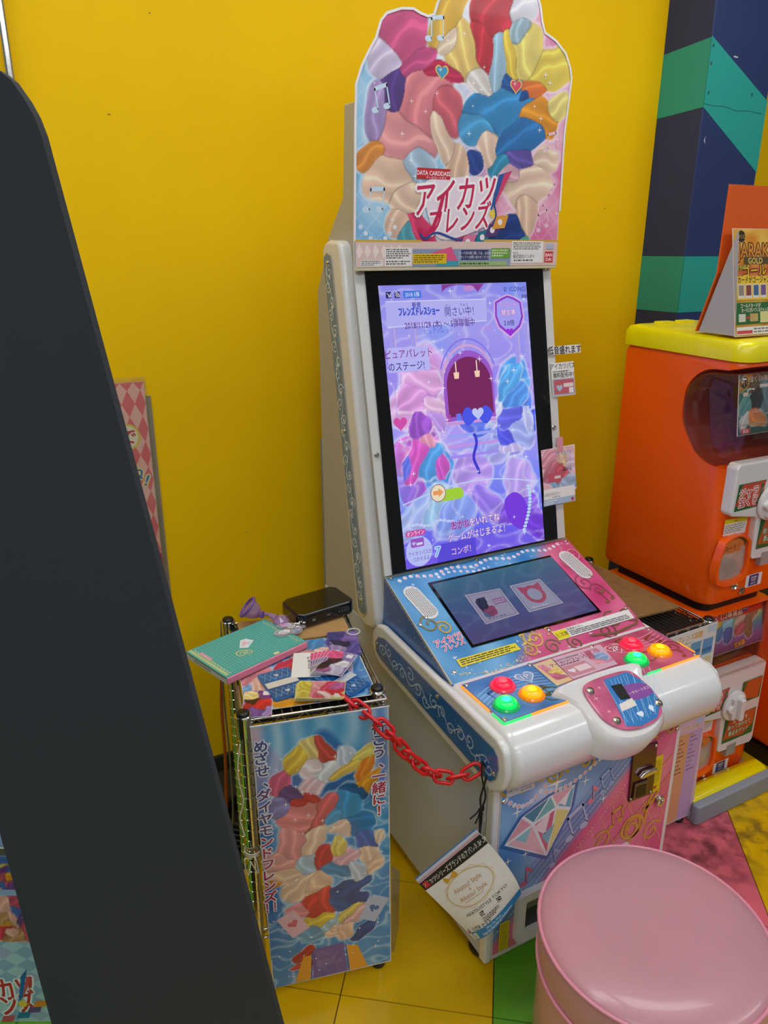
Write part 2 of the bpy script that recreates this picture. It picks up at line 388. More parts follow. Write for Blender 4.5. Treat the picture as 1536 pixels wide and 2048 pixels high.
# dirt scuffed into the pink and yellow tiles by the machine
dm = mat('ground_in_dirt', '4a302a', 0.7)
dnt = dm.node_tree; dn = dnt.nodes.new('ShaderNodeTexNoise'); dn.inputs['Scale'].default_value = 22; dn.inputs['Detail'].default_value = 8
dr = dnt.nodes.new('ShaderNodeValToRGB'); dr.color_ramp.elements[0].position = 0.45; dr.color_ramp.elements[1].position = 0.66
dr.color_ramp.elements[0].color = (0, 0, 0, 1); dr.color_ramp.elements[1].color = (0.32, 0.32, 0.32, 1)
dtc = dnt.nodes.new('ShaderNodeTexCoord'); dgr = dnt.nodes.new('ShaderNodeTexGradient'); dgr.gradient_type = 'SPHERICAL'
dmp = dnt.nodes.new('ShaderNodeMapping'); dmul = dnt.nodes.new('ShaderNodeMath'); dmul.operation = 'MULTIPLY'
dnt.links.new(dtc.outputs['Object'], dmp.inputs[0]); dnt.links.new(dmp.outputs[0], dgr.inputs[0]); dnt.links.new(dtc.outputs['Object'], dn.inputs['Vector'])
dnt.links.new(dn.outputs['Fac'], dr.inputs[0]); dnt.links.new(dr.outputs[0], dmul.inputs[0]); dnt.links.new(dgr.outputs['Fac'], dmul.inputs[1])
dnt.links.new(dmul.outputs[0], dnt.nodes['Principled BSDF'].inputs['Alpha']); dmp.inputs['Scale'].default_value = (3.2, 5.5, 1)
for x, y in ((1.44, 1.0), (1.62, 1.0)):
    o = MB().fprism(F((0,0,0),(1,0,0),(0,1,0)), circle(0, 0, 0.3, 20, 0.18), 0.0, 0.0002).build('dirt_patch', dm, sub); o.location = (x, y, 0.0003)

# ceiling lamps, all unseen, the last row added for brightness
LT = mat('lamp_diffuser', 'f6f9ff', 0.5, emit=LAMP_STRENGTH)
for i, (x, y) in enumerate(LAMPS):
    t = thing('ceiling_light', 'unseen long white ceiling panel light overhead', 'ceiling light', (x, y, 2.75), 'ceiling panel lights')
    MB().box((x-0.62, y-0.17, 2.72), (x+0.62, y+0.17, 2.75)).build('frame', OFFW, t)
    MB().box((x-0.6, y-0.15, 2.712), (x+0.6, y+0.15, 2.719)).build('diffuser', LT, t)
    settle(t)

# ================================================================== THE CARD GAME CABINET
XL, XR = 0.762, 1.278
G = thing('game_cabinet', 'tall white card game machine with lit purple screen and six buttons', 'arcade machine', (1.02, 1.35, 0))
SCR = F((0.757, 1.425, 0.78), (1, 0, 0), (0, 0.15, 0.678))
CON = F((0.757, 1.124, 0.645), (1, 0, 0), (0, 0.302, 0.125))
BUT = F((0.757, 0.96, 0.648), (1, 0, 0), (0, 1, 0))
FRO = F((0.757, 0.967, 0), (1, 0, 0), (0, 0, 1))
POP = F((0.757, 1.56, 1.45), (1, 0, 0), (0, 0, 1))
YZ = F((0, 0, 0), (0, 1, 0), (0, 0, 1))
LEFT = F((0.745, 0, 0), (0, -1, 0), (0, 0, 1))              # seen from the left: u = -y

MB().box((XL, 0.985, 0.035), (XR, 1.80, 0.60)).build('base_body', GREYM, G, bevel=0.004)
for x0, x1 in ((XL-0.005, XL+0.013), (XR-0.013, XR+0.004)):
    MB().box((x0, 0.966, 0.035), (x1, 0.99, 0.53)).build('corner_post', WHITE, G, bevel=0.005)
MB().fbox(FRO, 0.017, 0.04, 0.515, 0.53, -0.018, 0).build('front_panel', OFFW, G)
MB().box((XL, 0.972, 0.035), (XR, 0.98, 0.05)).build('bottom_rail', WHITE, G, bevel=0.002)
for x, y in ((0.80, 1.03), (1.24, 1.03), (0.80, 1.70), (1.24, 1.70)):
    f = MB().lathe(F((x, y, 0), (1,0,0), (0,1,0)), [(0.030, 0), (0.033, 0.004), (0.033, 0.012), (0.024, 0.018), (0.010, 0.02), (0.010, 0.036)], 20).build('levelling_foot', BLACKP, G, 40)
# left hinges strip and small side screws
MB().box((0.755, 0.992, 0.40), (0.7615, 0.999, 0.50)).build('side_hinge', OFFW, G)

# front artwork
fp = bpy.data.objects['front_panel']
P = Print(FRO)
def front_bg(U, V):
    t = (V-0.10)-U*0.95                               # diagonal
    blue = mix(hx('4a86cf'), hx('9cc8f0'), 0.5+0.6*hnoise(U, V, 6, 2)); blue = mix(blue, hx('e8f4ff'), np.exp(-((U-0.13)**2+(V-0.44)**2)/0.0022)*0.8)
    pink = mix(hx('d8487c'), hx('f08aa8'), 0.5+0.6*hnoise(U, V, 5, 4)); band = mix(hx('5b7fb8'), hx('86a9d8'), 0.5+0.5*np.sin(t*330))
    c = mix(pink, band, (t+0.05)/0.03); return mix(c, blue, (t-0.03)/0.04)
P.bg(0.02, 0.052, 0.514, 0.52, front_bg, 0.005)
for k in range(-8, 14):                                      # gold lattice on the pink half
    for d in (1, -1):
        a = np.array([0.06+k*0.042, 0.055]); 
        q = [a+np.array([d*0.55, 1.0])*s for s in np.linspace(0, 0.5, 26)]
        q = [tuple(z) for z in q if 0.022 < z[0] < 0.512 and z[1] < 0.50 and (z[1]-0.10)-z[0]*0.95 < -0.06]
        if len(q) > 1: P.stroke(q, 0.0013, 'e9a860' if d > 0 else 'f0b48a')
for off in (-0.075, -0.012):
    for s in np.linspace(0.03, 0.48, 70):
        v = 0.10+s*0.95+off
        if 0.056 < v < 0.5: P.poly(circle(s, v, 0.0016, 6), 'f7e6ee', False)
P.n += 3e-5
P.stroke([(0.1, 0.056), (0.3, 0.24), (0.5, 0.40)], 0.003, 'd99a2b'); P.stroke([(0.16, 0.056), (0.33, 0.21), (0.51, 0.35)], 0.003, 'd99a2b')
# gem
dia = [(0.033, 0.347), (0.075, 0.402), (0.148, 0.428), (0.212, 0.432), (0.206, 0.372), (0.150, 0.268)]
cx, cy = 0.135, 0.362
P.poly([(cx+(x-cx)*1.12, cy+(y-cy)*1.12) for x, y in dia], '2f6fb4'); P.poly(dia, 'eef4f8')
A, B_, C_, D_, E_, F_ = dia; i1 = (0.105, 0.372); i2 = (0.165, 0.392)
for tri, col in (((A, B_, i1), 'e9a9b9'), ((B_, C_, i1), '2b8fa8'), ((C_, i2, i1), '6cc2c4'), ((C_, D_, i2), 'f0b6c4'), ((D_, E_, i2), '63b4d0'), ((A, i1, F_), 'f2c3cf'), ((i1, i2, F_), 'd96f8c'), ((i2, E_, F_), 'ece28a')):
    g = np.mean(tri, 0); P.poly([tuple(g+(np.array(q)-g)*0.86) for q in tri], col, False)
P.n += 3e-5
for tri, col in ((((0.105, 0.36), (0.15, 0.385), (0.14, 0.33)), 'f6e3ea'), (((0.06, 0.35), (0.1, 0.365), (0.09, 0.33)), '8fd0dc'), (((0.17, 0.40), (0.2, 0.42), (0.19, 0.385)), 'fbf3f5'), (((0.15, 0.3), (0.165, 0.35), (0.13, 0.33)), '7dbfd2')):
    P.poly(tri, col, False)
P.n += 3e-5
P.pearls([(0.03+0.011*i, 0.462-0.03*sin(i*0.36)-0.0005*i) for i in range(11)], 0.0048)
P.pearls([(0.12+0.013*i, 0.455-0.022*sin(0.3+i*0.28)+0.0005*i) for i in range(14)], 0.0048)
for x, y, r in ((0.16, 0.455, 0.03), (0.06, 0.42, 0.016), (0.24, 0.43, 0.014), (0.045, 0.30, 0.012), (0.3, 0.36, 0.012), (0.4, 0.2, 0.013), (0.09, 0.30, 0.01)): P.star(x, y, r)
for x, y, h, r, c, d in ((0.222, 0.325, 0.075, 0.35, 'b9c7e8', True), (0.30, 0.405, 0.05, 0.4, '9fb7e2', True), (0.265, 0.385, 0.045, 0.1, 'ef7f9e', False), (0.095, 0.238, 0.05, 0.1, 'd2577f', False), (0.345, 0.29, 0.05, 0.2, 'd9a038', True), (0.17, 0.255, 0.05, 0.2, '9fb2d8', False)):
    P.note(x, y, h, c, r, d)
P.stroke(spline([(0.385, 0.19), (0.40, 0.2), (0.425, 0.225), (0.42, 0.262), (0.39, 0.255), (0.385, 0.225), (0.41, 0.21), (0.44, 0.235), (0.445, 0.28), (0.46, 0.32), (0.475, 0.315), (0.46, 0.29), (0.43, 0.27)], 6, False), 0.008, 'cf9a2c')
P.curl(0.40, 0.235, 0.04, 0.007, 'd8a636'); P.curl(0.31, 0.24, 0.028, 0.005, 'd8a636', 1.4, 2.5, -1); P.curl(0.47, 0.20, 0.03, 0.006, 'd8a636', 1.4, 0.5); P.curl(0.44, 0.12, 0.03, 0.005, 'd8a636')
for i, x in enumerate(np.linspace(0.03, 0.49, 12)):          # gilt scroll along the top edge
    P.curl(x, 0.492-0.012*(i % 2), 0.021, 0.006, 'd2ae3c', 1.3, i*1.1, 1 if i % 2 else -1)
P.lines(0.11, 0.056, 0.5, 0.064, 1, 'f3c9d4', 9)
P.poly([(0.030, 0.468), (0.101, 0.466), (0.098, 0.490), (0.029, 0.493)], 'e4e6ea')
P.text('TAITO', 0.045, 0.481, 0.0075, '2a2f3a', align='c', fat=0.012); P.text('0019940', 0.078, 0.4735, 0.006, '2a2f3a')
for i in range(18): P.rect(0.062+i*0.0019, 0.479, 0.062+i*0.0019+(0.0012 if i % 3 else 0.0006), 0.488, '33363c', False)
P.n += 3e-5
P.poly([(0.447, 0.318), (0.476, 0.316), (0.474, 0.416), (0.445, 0.417)], 'e6cf1e'); P.lines(0.451, 0.34, 0.470, 0.405, 13, '3c3410', 3); P.poly([(0.452, 0.333), (0.468, 0.333), (0.46, 0.322)], 'b3222c')
P.rect(0.034, 0.056, 0.06, 0.137, 'd8c81c'); P.lines(0.038, 0.06, 0.056, 0.132, 14, '4a4210', 5)
P.build('front_artwork', fp)
for u, v in ((0.024, 0.46), (0.508, 0.47), (0.508, 0.09)): screw(FRO, u, v, fp, 0.005, 0.001)
# coin mechanism
cp = MB().fprism(FRO, [(0.377, 0.322), (0.452, 0.317), (0.446, 0.460), (0.371, 0.463)], 0.001, 0.006).build('coin_plate', mat('dark_maroon_plate', '4a1714', 0.25, coat=0.5), G, bevel=0.0015)
MB().fprism(FRO, [(0.384, 0.328), (0.428, 0.326), (0.427, 0.368), (0.385, 0.371)], 0.006, 0.011).build('coin_return_frame', mat('dark_steel', '77706a', 0.3, 0.9), cp, bevel=0.002)
MB().fprism(FRO, [(0.391, 0.333), (0.421, 0.331), (0.42, 0.36), (0.392, 0.362)], 0.0112, 0.012).build('coin_return_flap', BLACKP, cp)
MB().fprism(FRO, [(0.39, 0.389), (0.398, 0.383), (0.442, 0.386), (0.446, 0.394), (0.436, 0.40), (0.405, 0.40)], 0.006, 0.018).build('return_lever', CHROME, cp, bevel=0.004)
for u, v in ((0.379, 0.455), (0.44, 0.452), (0.444, 0.324), (0.382, 0.328)): screw(FRO, u, v, cp, 0.0035, 0.006)
lk = MB().lathe(FRO.__class__(FRO.p(0.481, 0.284), (1,0,0), (0,0,1)), [(0.014, 0), (0.014, 0.006), (0.011, 0.009), (0.008, 0.009), (0.007, 0.005), (0, 0.005)], 20).build('cam_lock', CHROME, G, 35)
# card outlet tray
tr = MB()
outer = rounded(0.072, 0.068, 0.40, 0.200, 0.012); inner = rounded(0.094, 0.092, 0.378, 0.176, 0.006)
k = len(outer); vs = [FRO.p(a, b, 0.001) for a, b in outer]+[FRO.p(a, b, 0.016) for a, b in outer]+[FRO.p(a, b, 0.014) for a, b in inner]+[FRO.p(a, b, -0.012) for a, b in inner]
tr.add(vs, [(q*k+i, q*k+(i+1) % k, (q+1)*k+(i+1) % k, (q+1)*k+i) for q in range(3) for i in range(k)]); 
tray = tr.build('card_outlet', WHITE, G, 40)
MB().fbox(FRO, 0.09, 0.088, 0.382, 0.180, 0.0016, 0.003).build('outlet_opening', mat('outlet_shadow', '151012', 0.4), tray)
MB().fprism(FRO, [(0.10, 0.145), (0.374, 0.145), (0.374, 0.17), (0.10, 0.17)], 0.003, 0.0045).build('outlet_flap', mat('smoked_flap', '5a4038', 0.1, coat=0.6), tray)

# deck (white rolled front)
deck = [(1.13, 0.647), (0.962, 0.648), (0.935, 0.643), (0.914, 0.630), (0.900, 0.612), (0.894, 0.592), (0.896, 0.57), (0.904, 0.548), (0.918, 0.530), (0.938, 0.518), (0.962, 0.513), (0.99, 0.513), (1.40, 0.545), (1.44, 0.565), (1.45, 0.60), (1.44, 0.63)]
MB().xprism(deck, 0.752, 1.312).build('rolled_deck', WHITE, G, 50, bevel=0.016, seg=4)
LTR = [(-0.916, 0.614), (-0.925, 0.628), (-0.945, 0.638), (-1.40, 0.657), (-1.43, 0.650), (-1.452, 0.625), (-1.458, 0.59), (-1.44, 0.556), (-1.41, 0.545), (-0.985, 0.507), (-0.955, 0.510), (-0.93, 0.524), (-0.915, 0.545), (-0.908, 0.58)]
ltr = MB().fprism(LEFT, LTR, -0.010, 0.008).build('deck_side_trim', WHITE, G, bevel=0.007)
LIN = [(-0.936, 0.602), (-0.95, 0.613), (-1.39, 0.632), (-1.42, 0.622), (-1.435, 0.60), (-1.43, 0.578), (-1.40, 0.567), (-0.985, 0.530), (-0.955, 0.534), (-0.938, 0.55), (-0.931, 0.578)]
MB().fprism(LEFT, LIN, 0.008, 0.0092).build('inlay_panel', mat('deep_blue_film', '2a6cb4', 0.2, coat=0.6), ltr)
P = Print(F(LEFT.p(0, 0, 0.0092), (0, -1, 0), (0, 0, 1)), 0.0002)
P.stroke(LIN, 0.0016, 'c8b27a', True)
for i, s in enumerate(np.linspace(0, 1, 14)):
    u = -1.40+0.44*s; v = 0.60-0.035*s+0.012*sin(i*1.9)
    P.curl(u, v, 0.017, 0.0036, 'a9c4e4', 1.2, i*2.1, 1 if i % 2 else -1)
P.stroke([(-1.41+0.45*s, 0.600-0.034*s+0.013*sin(s*34)) for s in np.linspace(0, 1, 90)], 0.0028, 'b9d0ea')
rr = random.Random(2)
for i in range(50):
    s = rr.random(); P.star(-1.42+0.47*s, 0.600-0.036*s+rr.uniform(-0.022, 0.022), 0.0022, 'cfe2f6')
P.build('scroll_pattern', ltr)
for u, v in ((-1.425, 0.60), (-1.15, 0.612), (-0.945, 0.56)): screw(LEFT, u, v, ltr, 0.005, 0.009)
# right hand trim, seen from behind the deck only
MB().fprism(F((1.307, 0, 0), (0, 1, 0), (0, 0, 1)), [(-a, b) for a, b in LTR][::-1], 0.0, 0.012).build('deck_side_trim', WHITE, G, bevel=0.006)

# card reader on the front of the deck
RD = F((1.02, 0.99, 0.662), (1, 0, 0), (0, 0.94, 0.342))
rim = spline([(-0.098, 0.006), (-0.09, -0.04), (-0.086, -0.09), (-0.072, -0.132), (-0.035, -0.152), (0.02, -0.153), (0.068, -0.132), (0.096, -0.095), (0.102, -0.04), (0.108, 0.006)], 4)
rim2 = [(x*1.08, y*1.05-0.002) for x, y in rim]
m_ = MB(); k = len(rim)
vs = [RD.p(a*1.12, b*1.05+0.01, -0.06) for a, b in rim]+[RD.p(a*1.05, b*1.03, -0.012) for a, b in rim]+[RD.p(a, b, 0.0) for a, b in rim]+[RD.p(a*0.93, b*0.94-0.004, 0.006) for a, b in rim]+[RD.p(a*0.86, b*0.9-0.006, 0.004) for a, b in rim]
m_.add(vs, [(q*k+i, q*k+(i+1) % k, (q+1)*k+(i+1) % k, (q+1)*k+i) for q in range(4) for i in range(k)]+[tuple(range(4*k, 5*k))])
rd = m_.build('card_reader', WHITE, G, 60)
plate = spline([(-0.055, -0.022), (-0.03, -0.009), (0.03, -0.007), (0.076, -0.014), (0.088, -0.045), (0.088, -0.095), (0.062, -0.128), (0.012, -0.138), (-0.035, -0.129), (-0.06, -0.1), (-0.062, -0.06)], 5)
MB().fprism(RD, plate, 0.004, 0.010).build('pink_plate', mat('pink_lacquer', 'd2668c', 0.15, coat=0.8, noise=0.25, nscale=30), rd, bevel=0.002)
P = Print(RD, 0.0106)
P.poly([(0.004, -0.016), (0.068, -0.016), (0.086, -0.05), (0.085, -0.100), (0.05, -0.130), (0.0, -0.135), (-0.03, -0.125), (-0.012, -0.07)], '2d7cc0')
for k in range(7):
    P.stroke([(-0.03+k*0.02, -0.125), (0.03+k*0.016, -0.02)], 0.0009, 'a9d4ee'); P.stroke([(0.0+k*0.018, -0.02-max(0, k-3)*0.012), (0.01+k*0.012-0.03, -0.12)], 0.0009, 'a9d4ee')
P.poly(spline([(0.012, -0.062), (0.03, -0.045), (0.06, -0.045), (0.085, -0.055), (0.086, -0.078), (0.055, -0.082), (0.03, -0.08)], 4), '8a4f9e'); P.poly([(-0.008, -0.078), (0.03, -0.074), (0.028, -0.092), (-0.014, -0.094)], 'e9e2d4')
P.text('データカードダス', 0.055, -0.064, 0.006, 'f3d7e8', fat=0.01)
P.heart(0.02, -0.112, 0.008, 'e8f3fb'); P.poly([(0.05, -0.118), (0.06, -0.106), (0.054, -0.1), (0.046, -0.106)], 'dff0fa')
for x, y, r in ((-0.045, -0.05, 0.008), (-0.04, -0.085, 0.006), (-0.02, -0.03, 0.006)): P.star(x, y, r, 'f3c2d2')
P.build('reader_print', rd)
MB().fprism(RD, [(0.004, -0.070), (0.026, -0.074), (0.033, -0.038), (0.008, -0.035)], 0.011, 0.0125).build('card_slot', mat('slot_black', '0c0c10', 0.3), rd)
for u, v in ((-0.044, -0.030), (0.076, -0.104), (-0.04, -0.108)): screw(RD, u, v, rd, 0.009, 0.010)

# button plate and six lit buttons
bp = MB().fprism(BUT, [(0.012, 0.003), (0.543, 0.006), (0.548, 0.152), (0.012, 0.152)], 0.0005, 0.0035).build('button_plate', mat('clear_edged_acrylic', '9c6f8e', 0.15, coat=0.6), G)
P = Print(BUT, 0.0038)
def but_bg(U, V):
    blue = mix(hx('2f6fb0'), hx('6aa9dc'), 0.5+0.7*hnoise(U, V, 9, 1)); pink = mix(hx('b04468'), hx('d9748f'), 0.5+0.7*hnoise(U, V, 8, 3))
    return mix(blue, pink, (U-0.185)/0.03)
P.bg(0.014, 0.006, 0.541, 0.150, but_bg, 0.006)
for k in range(5):
    P.stroke([(0.016+0.165*s, 0.10-0.011*k+0.02*sin(s*3.2)+0.015*s) for s in np.linspace(0, 1, 20)], 0.002, 'a9cbe8'); P.stroke([(0.40+0.135*s, 0.135-0.011*k-0.012*sin(s*3)) for s in np.linspace(0, 1, 20)], 0.002, 'eab0b9')
for x, y, h, r, c, d in ((0.05, 0.085, 0.04, 0.2, '1f4f86', True), (0.15, 0.055, 0.04, 0, '54503a', False), (0.13, 0.07, 0.03, 0.3, '2a5688', True), (0.43, 0.125, 0.035, 0.1, '8a5a2a', True), (0.50, 0.10, 0.04, 0.2, '8a4a2a', True), (0.515, 0.03, 0.03, 0, '9a4a3a', False)): P.note(x, y, h, c, r, d)
P.curl(0.155, 0.035, 0.03, 0.004, '4a5a3a'); P.curl(0.44, 0.06, 0.035, 0.004, '8e4a3a', 1.4, 1); P.curl(0.52, 0.06, 0.025, 0.004, '8e4a3a')
for x, t, c in ((0.147, '1P', '8fb3d9'), (0.398, '2P', 'c85a74')):
    P.heart(x, 0.113, 0.023, 'dfe6f0' if t == '1P' else 'e9c6cc'); P.heart(x, 0.113, 0.0195, c); P.text(t, x, 0.114, 0.018, 'f6f6fa', outline='3a5a86' if t == '1P' else '8a2c40', ow=0.05, fat=0.02)
P.poly([(0.182, 0.054), (0.226, 0.057), (0.243, 0.146), (0.190, 0.143)], 'e6c99a'); P.poly([(0.228, 0.058), (0.355, 0.060), (0.382, 0.143), (0.245, 0.146)], 'd9b6c9')
P.bg(0.195, 0.07, 0.228, 0.135, petals([(0.2, 0.12, 0.02, 'e28fa0'), (0.22, 0.1, 0.02, 'f0d070'), (0.205, 0.085, 0.02, 'c86a8a')], vgrad([(0, 'e6c99a'), (1, 'e6c99a')]), 0.004, 40), 0.003)
P.bg(0.315, 0.075, 0.362, 0.135, petals([(0.33, 0.12, 0.02, 'c86a8a'), (0.345, 0.1, 0.02, '8fb0d8'), (0.33, 0.085, 0.02, 'e6a0b0')], vgrad([(0, 'c98aa6'), (1, 'c98aa6')]), 0.004, 40), 0.003)
P.text('DATA CARDDASS', 0.275, 0.132, 0.006, '5a2a46', fat=0.01); P.text('アイカツ!フレンズ!', 0.275, 0.12, 0.010, '8a3a6a', fat=0.02); P.rect(0.235, 0.066, 0.3, 0.105, 'cf8fa0'); P.rect(0.262, 0.075, 0.297, 0.095, 'ead6dc')
P.heart(0.25, 0.085, 0.009, 'ece6f0')
P.lines(0.236, 0.108, 0.30, 0.114, 1, '6a3a56', 4)
P.build('button_artwork', bp)
for u, v in ((0.02, 0.145), (0.185, 0.147), (0.36, 0.146), (0.535, 0.145), (0.018, 0.012), (0.178, 0.008), (0.345, 0.010), (0.536, 0.012)): screw(BUT, u, v, bp, 0.0055, 0.0035)
GLOW = {'green': mat('green_edge_glow', '22e070', 0.3, emit=0.8), 'amber': mat('amber_edge_glow', 'ff9a1e', 0.3, emit=0.8)}
for a, b, g in (((0.012, 0.002), (0.075, 0.002), 'green'), ((0.075, 0.002), (0.18, 0.003), 'amber'), ((0.385, 0.004), (0.425, 0.004), 'green'), ((0.425, 0.004), (0.543, 0.005), 'amber'), ((0.010, 0.002), (0.010, 0.04), 'green'), ((0.010, 0.05), (0.010, 0.15), 'amber'), ((0.547, 0.02), (0.549, 0.07), 'amber')):
    d = Vector((b[0]-a[0], b[1]-a[1])).normalized()*0.0013; n_ = (-d.y, d.x)
    MB().fprism(BUT, [(a[0]-n_[0], a[1]-n_[1]), (b[0]-n_[0], b[1]-n_[1]), (b[0]+n_[0], b[1]+n_[1]), (a[0]+n_[0], a[1]+n_[1])], 0.0005, 0.0040).build('lit_edge', GLOW[g], bp)
BM = {'red': ('ff1238', 1.0), 'amber': ('ff9d00', 1.05), 'green': ('00e45c', 0.85)}
def button(u, v, c):
    fr = F(BUT.p(u, v, 0.0035), (1,0,0), (0,1,0))
    e = mat(c+'_button_glow', BM[c][0], 0.25, coat=0.6, emit=BM[c][1]); rg = mat(c+'_button_ring', {'red': 'd0304a', 'amber': 'd97a10', 'green': '10a050'}[c], 0.2, coat=0.5, emit=0.45)
    o = MB().lathe(fr, [(0.0275, 0), (0.0275, 0.003), (0.0250, 0.006), (0.0215, 0.006), (0.0215, 0.004), (0, 0.004)], 28).build('push_button', rg, G, 35)
    MB().lathe(fr, [(0.021, 0.004), (0.021, 0.010), (0.020, 0.0125), (0.0165, 0.0145), (0.011, 0.016), (0.005, 0.0165), (0, 0.0167)], 28).build('button_cap', e, o, 40)
    MB().lathe(fr, [(0.0095, 0.016), (0.008, 0.0178), (0.004, 0.0186), (0, 0.0188)], 16).build('lens', mat(c+'_button_core', {'red': 'ff4a5a', 'amber': 'ffd21e', 'green': '30f0d0'}[c], 0.25, emit=1.0), o, 40)
    o['label'] = 'glowing '+c+' push button'
for u, v, c in ((0.083, 0.106, 'red'), (0.116, 0.053, 'amber'), (0.048, 0.047, 'green'), (0.440, 0.105, 'red'), (0.475, 0.055, 'amber'), (0.402, 0.052, 'green')): button(u, v, c)

# sloped console with small screen
cons = MB().xprism([(1.124, 0.645), (1.428, 0.771), (1.44, 0.62), (1.124, 0.615)], 0.757, 1.307).build('sloped_console', mat('console_case', '35659e', 0.25, coat=0.4), G, bevel=0.003)
P = Print(CON, 0.0006)
def con_bg(U, V):
    t = (U-0.20)+(V-0.04)*-0.85+0.16*np.clip(0.1-V, 0, 1)
    blue = mix(hx('2f7fc0'), hx('7cbce6'), 0.5+0.7*hnoise(U, V, 8, 6)); blue = mix(blue, hx('3a7bb0'), np.clip((V-0.28)*10, 0, 0.6))
    pink = mix(hx('c43a74'), hx('e67a9e'), 0.5+0.7*hnoise(U, V, 7, 8)); return mix(blue, pink, t/0.05)
P.bg(0.0, 0.001, 0.549, 0.327, con_bg, 0.006)
P.stroke([(0.0, 0.004), (0.0, 0.325), (0.548, 0.325)], 0.003, 'c7bda0'); P.stroke([(0.003, 0.0015), (0.548, 0.0015)], 0.0025, 'd7c9a8')
P.pearls([(0.03+0.0165*i, 0.307+0.006*sin(i*0.9)) for i in range(30)], 0.0042)
P.pearls([(0.13+0.016*i, 0.292+0.008*sin(i*0.7)) for i in range(9)], 0.0034)
rr = random.Random(8)
for i in range(46): P.star(rr.uniform(0.01, 0.54), rr.choice([rr.uniform(0.28, 0.32), rr.uniform(0.005, 0.07), rr.uniform(0.005, 0.07)]), rr.uniform(0.003, 0.008), 'f2f6fb')
for i in range(120):
    s = rr.random(); x = 0.02+0.22*s; P.poly(circle(x, 0.028-0.04*s*(1-s)*3+rr.gauss(0, 0.004)+0.012*s, rr.uniform(0.0007, 0.0018), 5), rr.choice(['f0cf60', 'e2b84a', 'fbe9a0']), False)
P.n += 3e-5
for x, y, r, a, c, d in ((0.035, 0.165, 0.028, 0.5, '8a7a3a', 1), (0.06, 0.145, 0.02, 2, 'c9a94e', -1), (0.49, 0.17, 0.028, 1, 'a8506a', 1), (0.51, 0.14, 0.022, 3, '9a4a5e', -1), (0.525, 0.27, 0.03, 2, 'd98a92', 1), (0.49, 0.245, 0.02, 0, 'c66a7c', -1), (0.48, 0.045, 0.026, 1, '7c5a40', 1), (0.44, 0.02, 0.03, 2, '6f5038', -1), (0.28, 0.022, 0.022, 0, '8a6a44', 1), (0.34, 0.014, 0.02, 2, '7c5a40', 1), (0.25, 0.055, 0.028, 2, 'd8b25a', 1), (0.22, 0.03, 0.02, 1, 'c8a050', -1), (0.53, 0.05, 0.03, 1, '7c5a40', -1)):
    P.curl(x, y, r, 0.0042, c, 1.5, a, d)
for x, y, h, c in ((0.225, 0.062, 0.03, 'e6c25e'), (0.26, 0.066, 0.026, 'e6c25e'), (0.515, 0.115, 0.04, '8e5a48'), (0.295, 0.064, 0.022, 'dcb458')): P.note(x, y, h, c, 0.2)
P.stroke([(0.39, 0.02), (0.46, 0.008), (0.53, 0.016), (0.545, 0.03)], 0.006, '7a5a3c')
P.poly([(0.041, 0.036), (0.2, 0.037), (0.197, 0.057), (0.04, 0.057)], 'e3d51c'); P.lines(0.046, 0.039, 0.193, 0.055, 3, '3a3614', 2)
P.poly([(0.304, 0.031), (0.538, 0.032), (0.541, 0.060), (0.302, 0.058)], 'e9e9e6'); P.rect(0.304, 0.032, 0.340, 0.057, 'e8d714'); P.text('⚠注意', 0.322, 0.0445, 0.009, '2a2608', fat=0.02)
P.text('保護者の方へ', 0.366, 0.0525, 0.0062, '33363c', fat=0.01); P.lines(0.344, 0.034, 0.532, 0.048, 3, '55585e', 11)
P.text('アイカツ!', 0.052, 0.112, 0.017, 'd8306a', rot=0.12, shear=0.25, outline='fbeef2', ow=0.05, fat=0.02, sx=0.8); P.text('フレンズ', 0.056, 0.095, 0.015, 'd8306a', rot=0.12, shear=0.25, outline='fbeef2', ow=0.05, fat=0.02, sx=0.8)
P.build('console_artwork', cons)
# left flank of console
CL = F((0.7565, 0, 0), (0, -1, 0), (0, 0, 1)); P = Print(CL, 0.0005)
P.poly([(-1.43, 0.655), (-1.16, 0.650), (-1.128, 0.645), (-1.428, 0.769)], '2b62a8'); P.stroke([(-1.424, 0.765), (-1.13, 0.645)], 0.003, 'b9b49a')
for i in range(16): P.star(-1.42+0.014*i*1.1, 0.66+rr.random()*(0.1-0.006*i), 0.004, '9cc3ea')
for i in range(22): P.poly(circle(-1.40+i*0.0105, 0.7525-i*0.0043, 0.0018, 6), '7fb0e0', False)
P.build('flank_print', cons)
for u, v in ((0.012, 0.318), (0.255, 0.318), (0.54, 0.316), (0.02, 0.03), (0.30, 0.066), (0.54, 0.066), (0.035, 0.185), (0.52, 0.185), (0.012, 0.17)): screw(CON, u, v, cons, 0.005, 0.0012)
scr2 = MB().fprism(CON, [(0.093, 0.076), (0.466, 0.074), (0.459, 0.279), (0.092, 0.280)], 0.0006, 0.003).build('small_screen', BLACKG, G)
P = Print(CON, 0.0033)
def s2_bg(U, V):
    c = vgrad([(0.08, '6a5fa6'), (0.15, '5f6fb4'), (0.28, '4f93b8')])(U, V)
    n = 1-np.abs(hnoise(U+0.01*hnoise(U, V, 10, 3), V, 10, 5))*2
    return mix(c, hx('9ab4e0'), np.clip(n, 0, 1)**5*0.35)
P.bg(0.099, 0.081, 0.459, 0.273, s2_bg, 0.006)
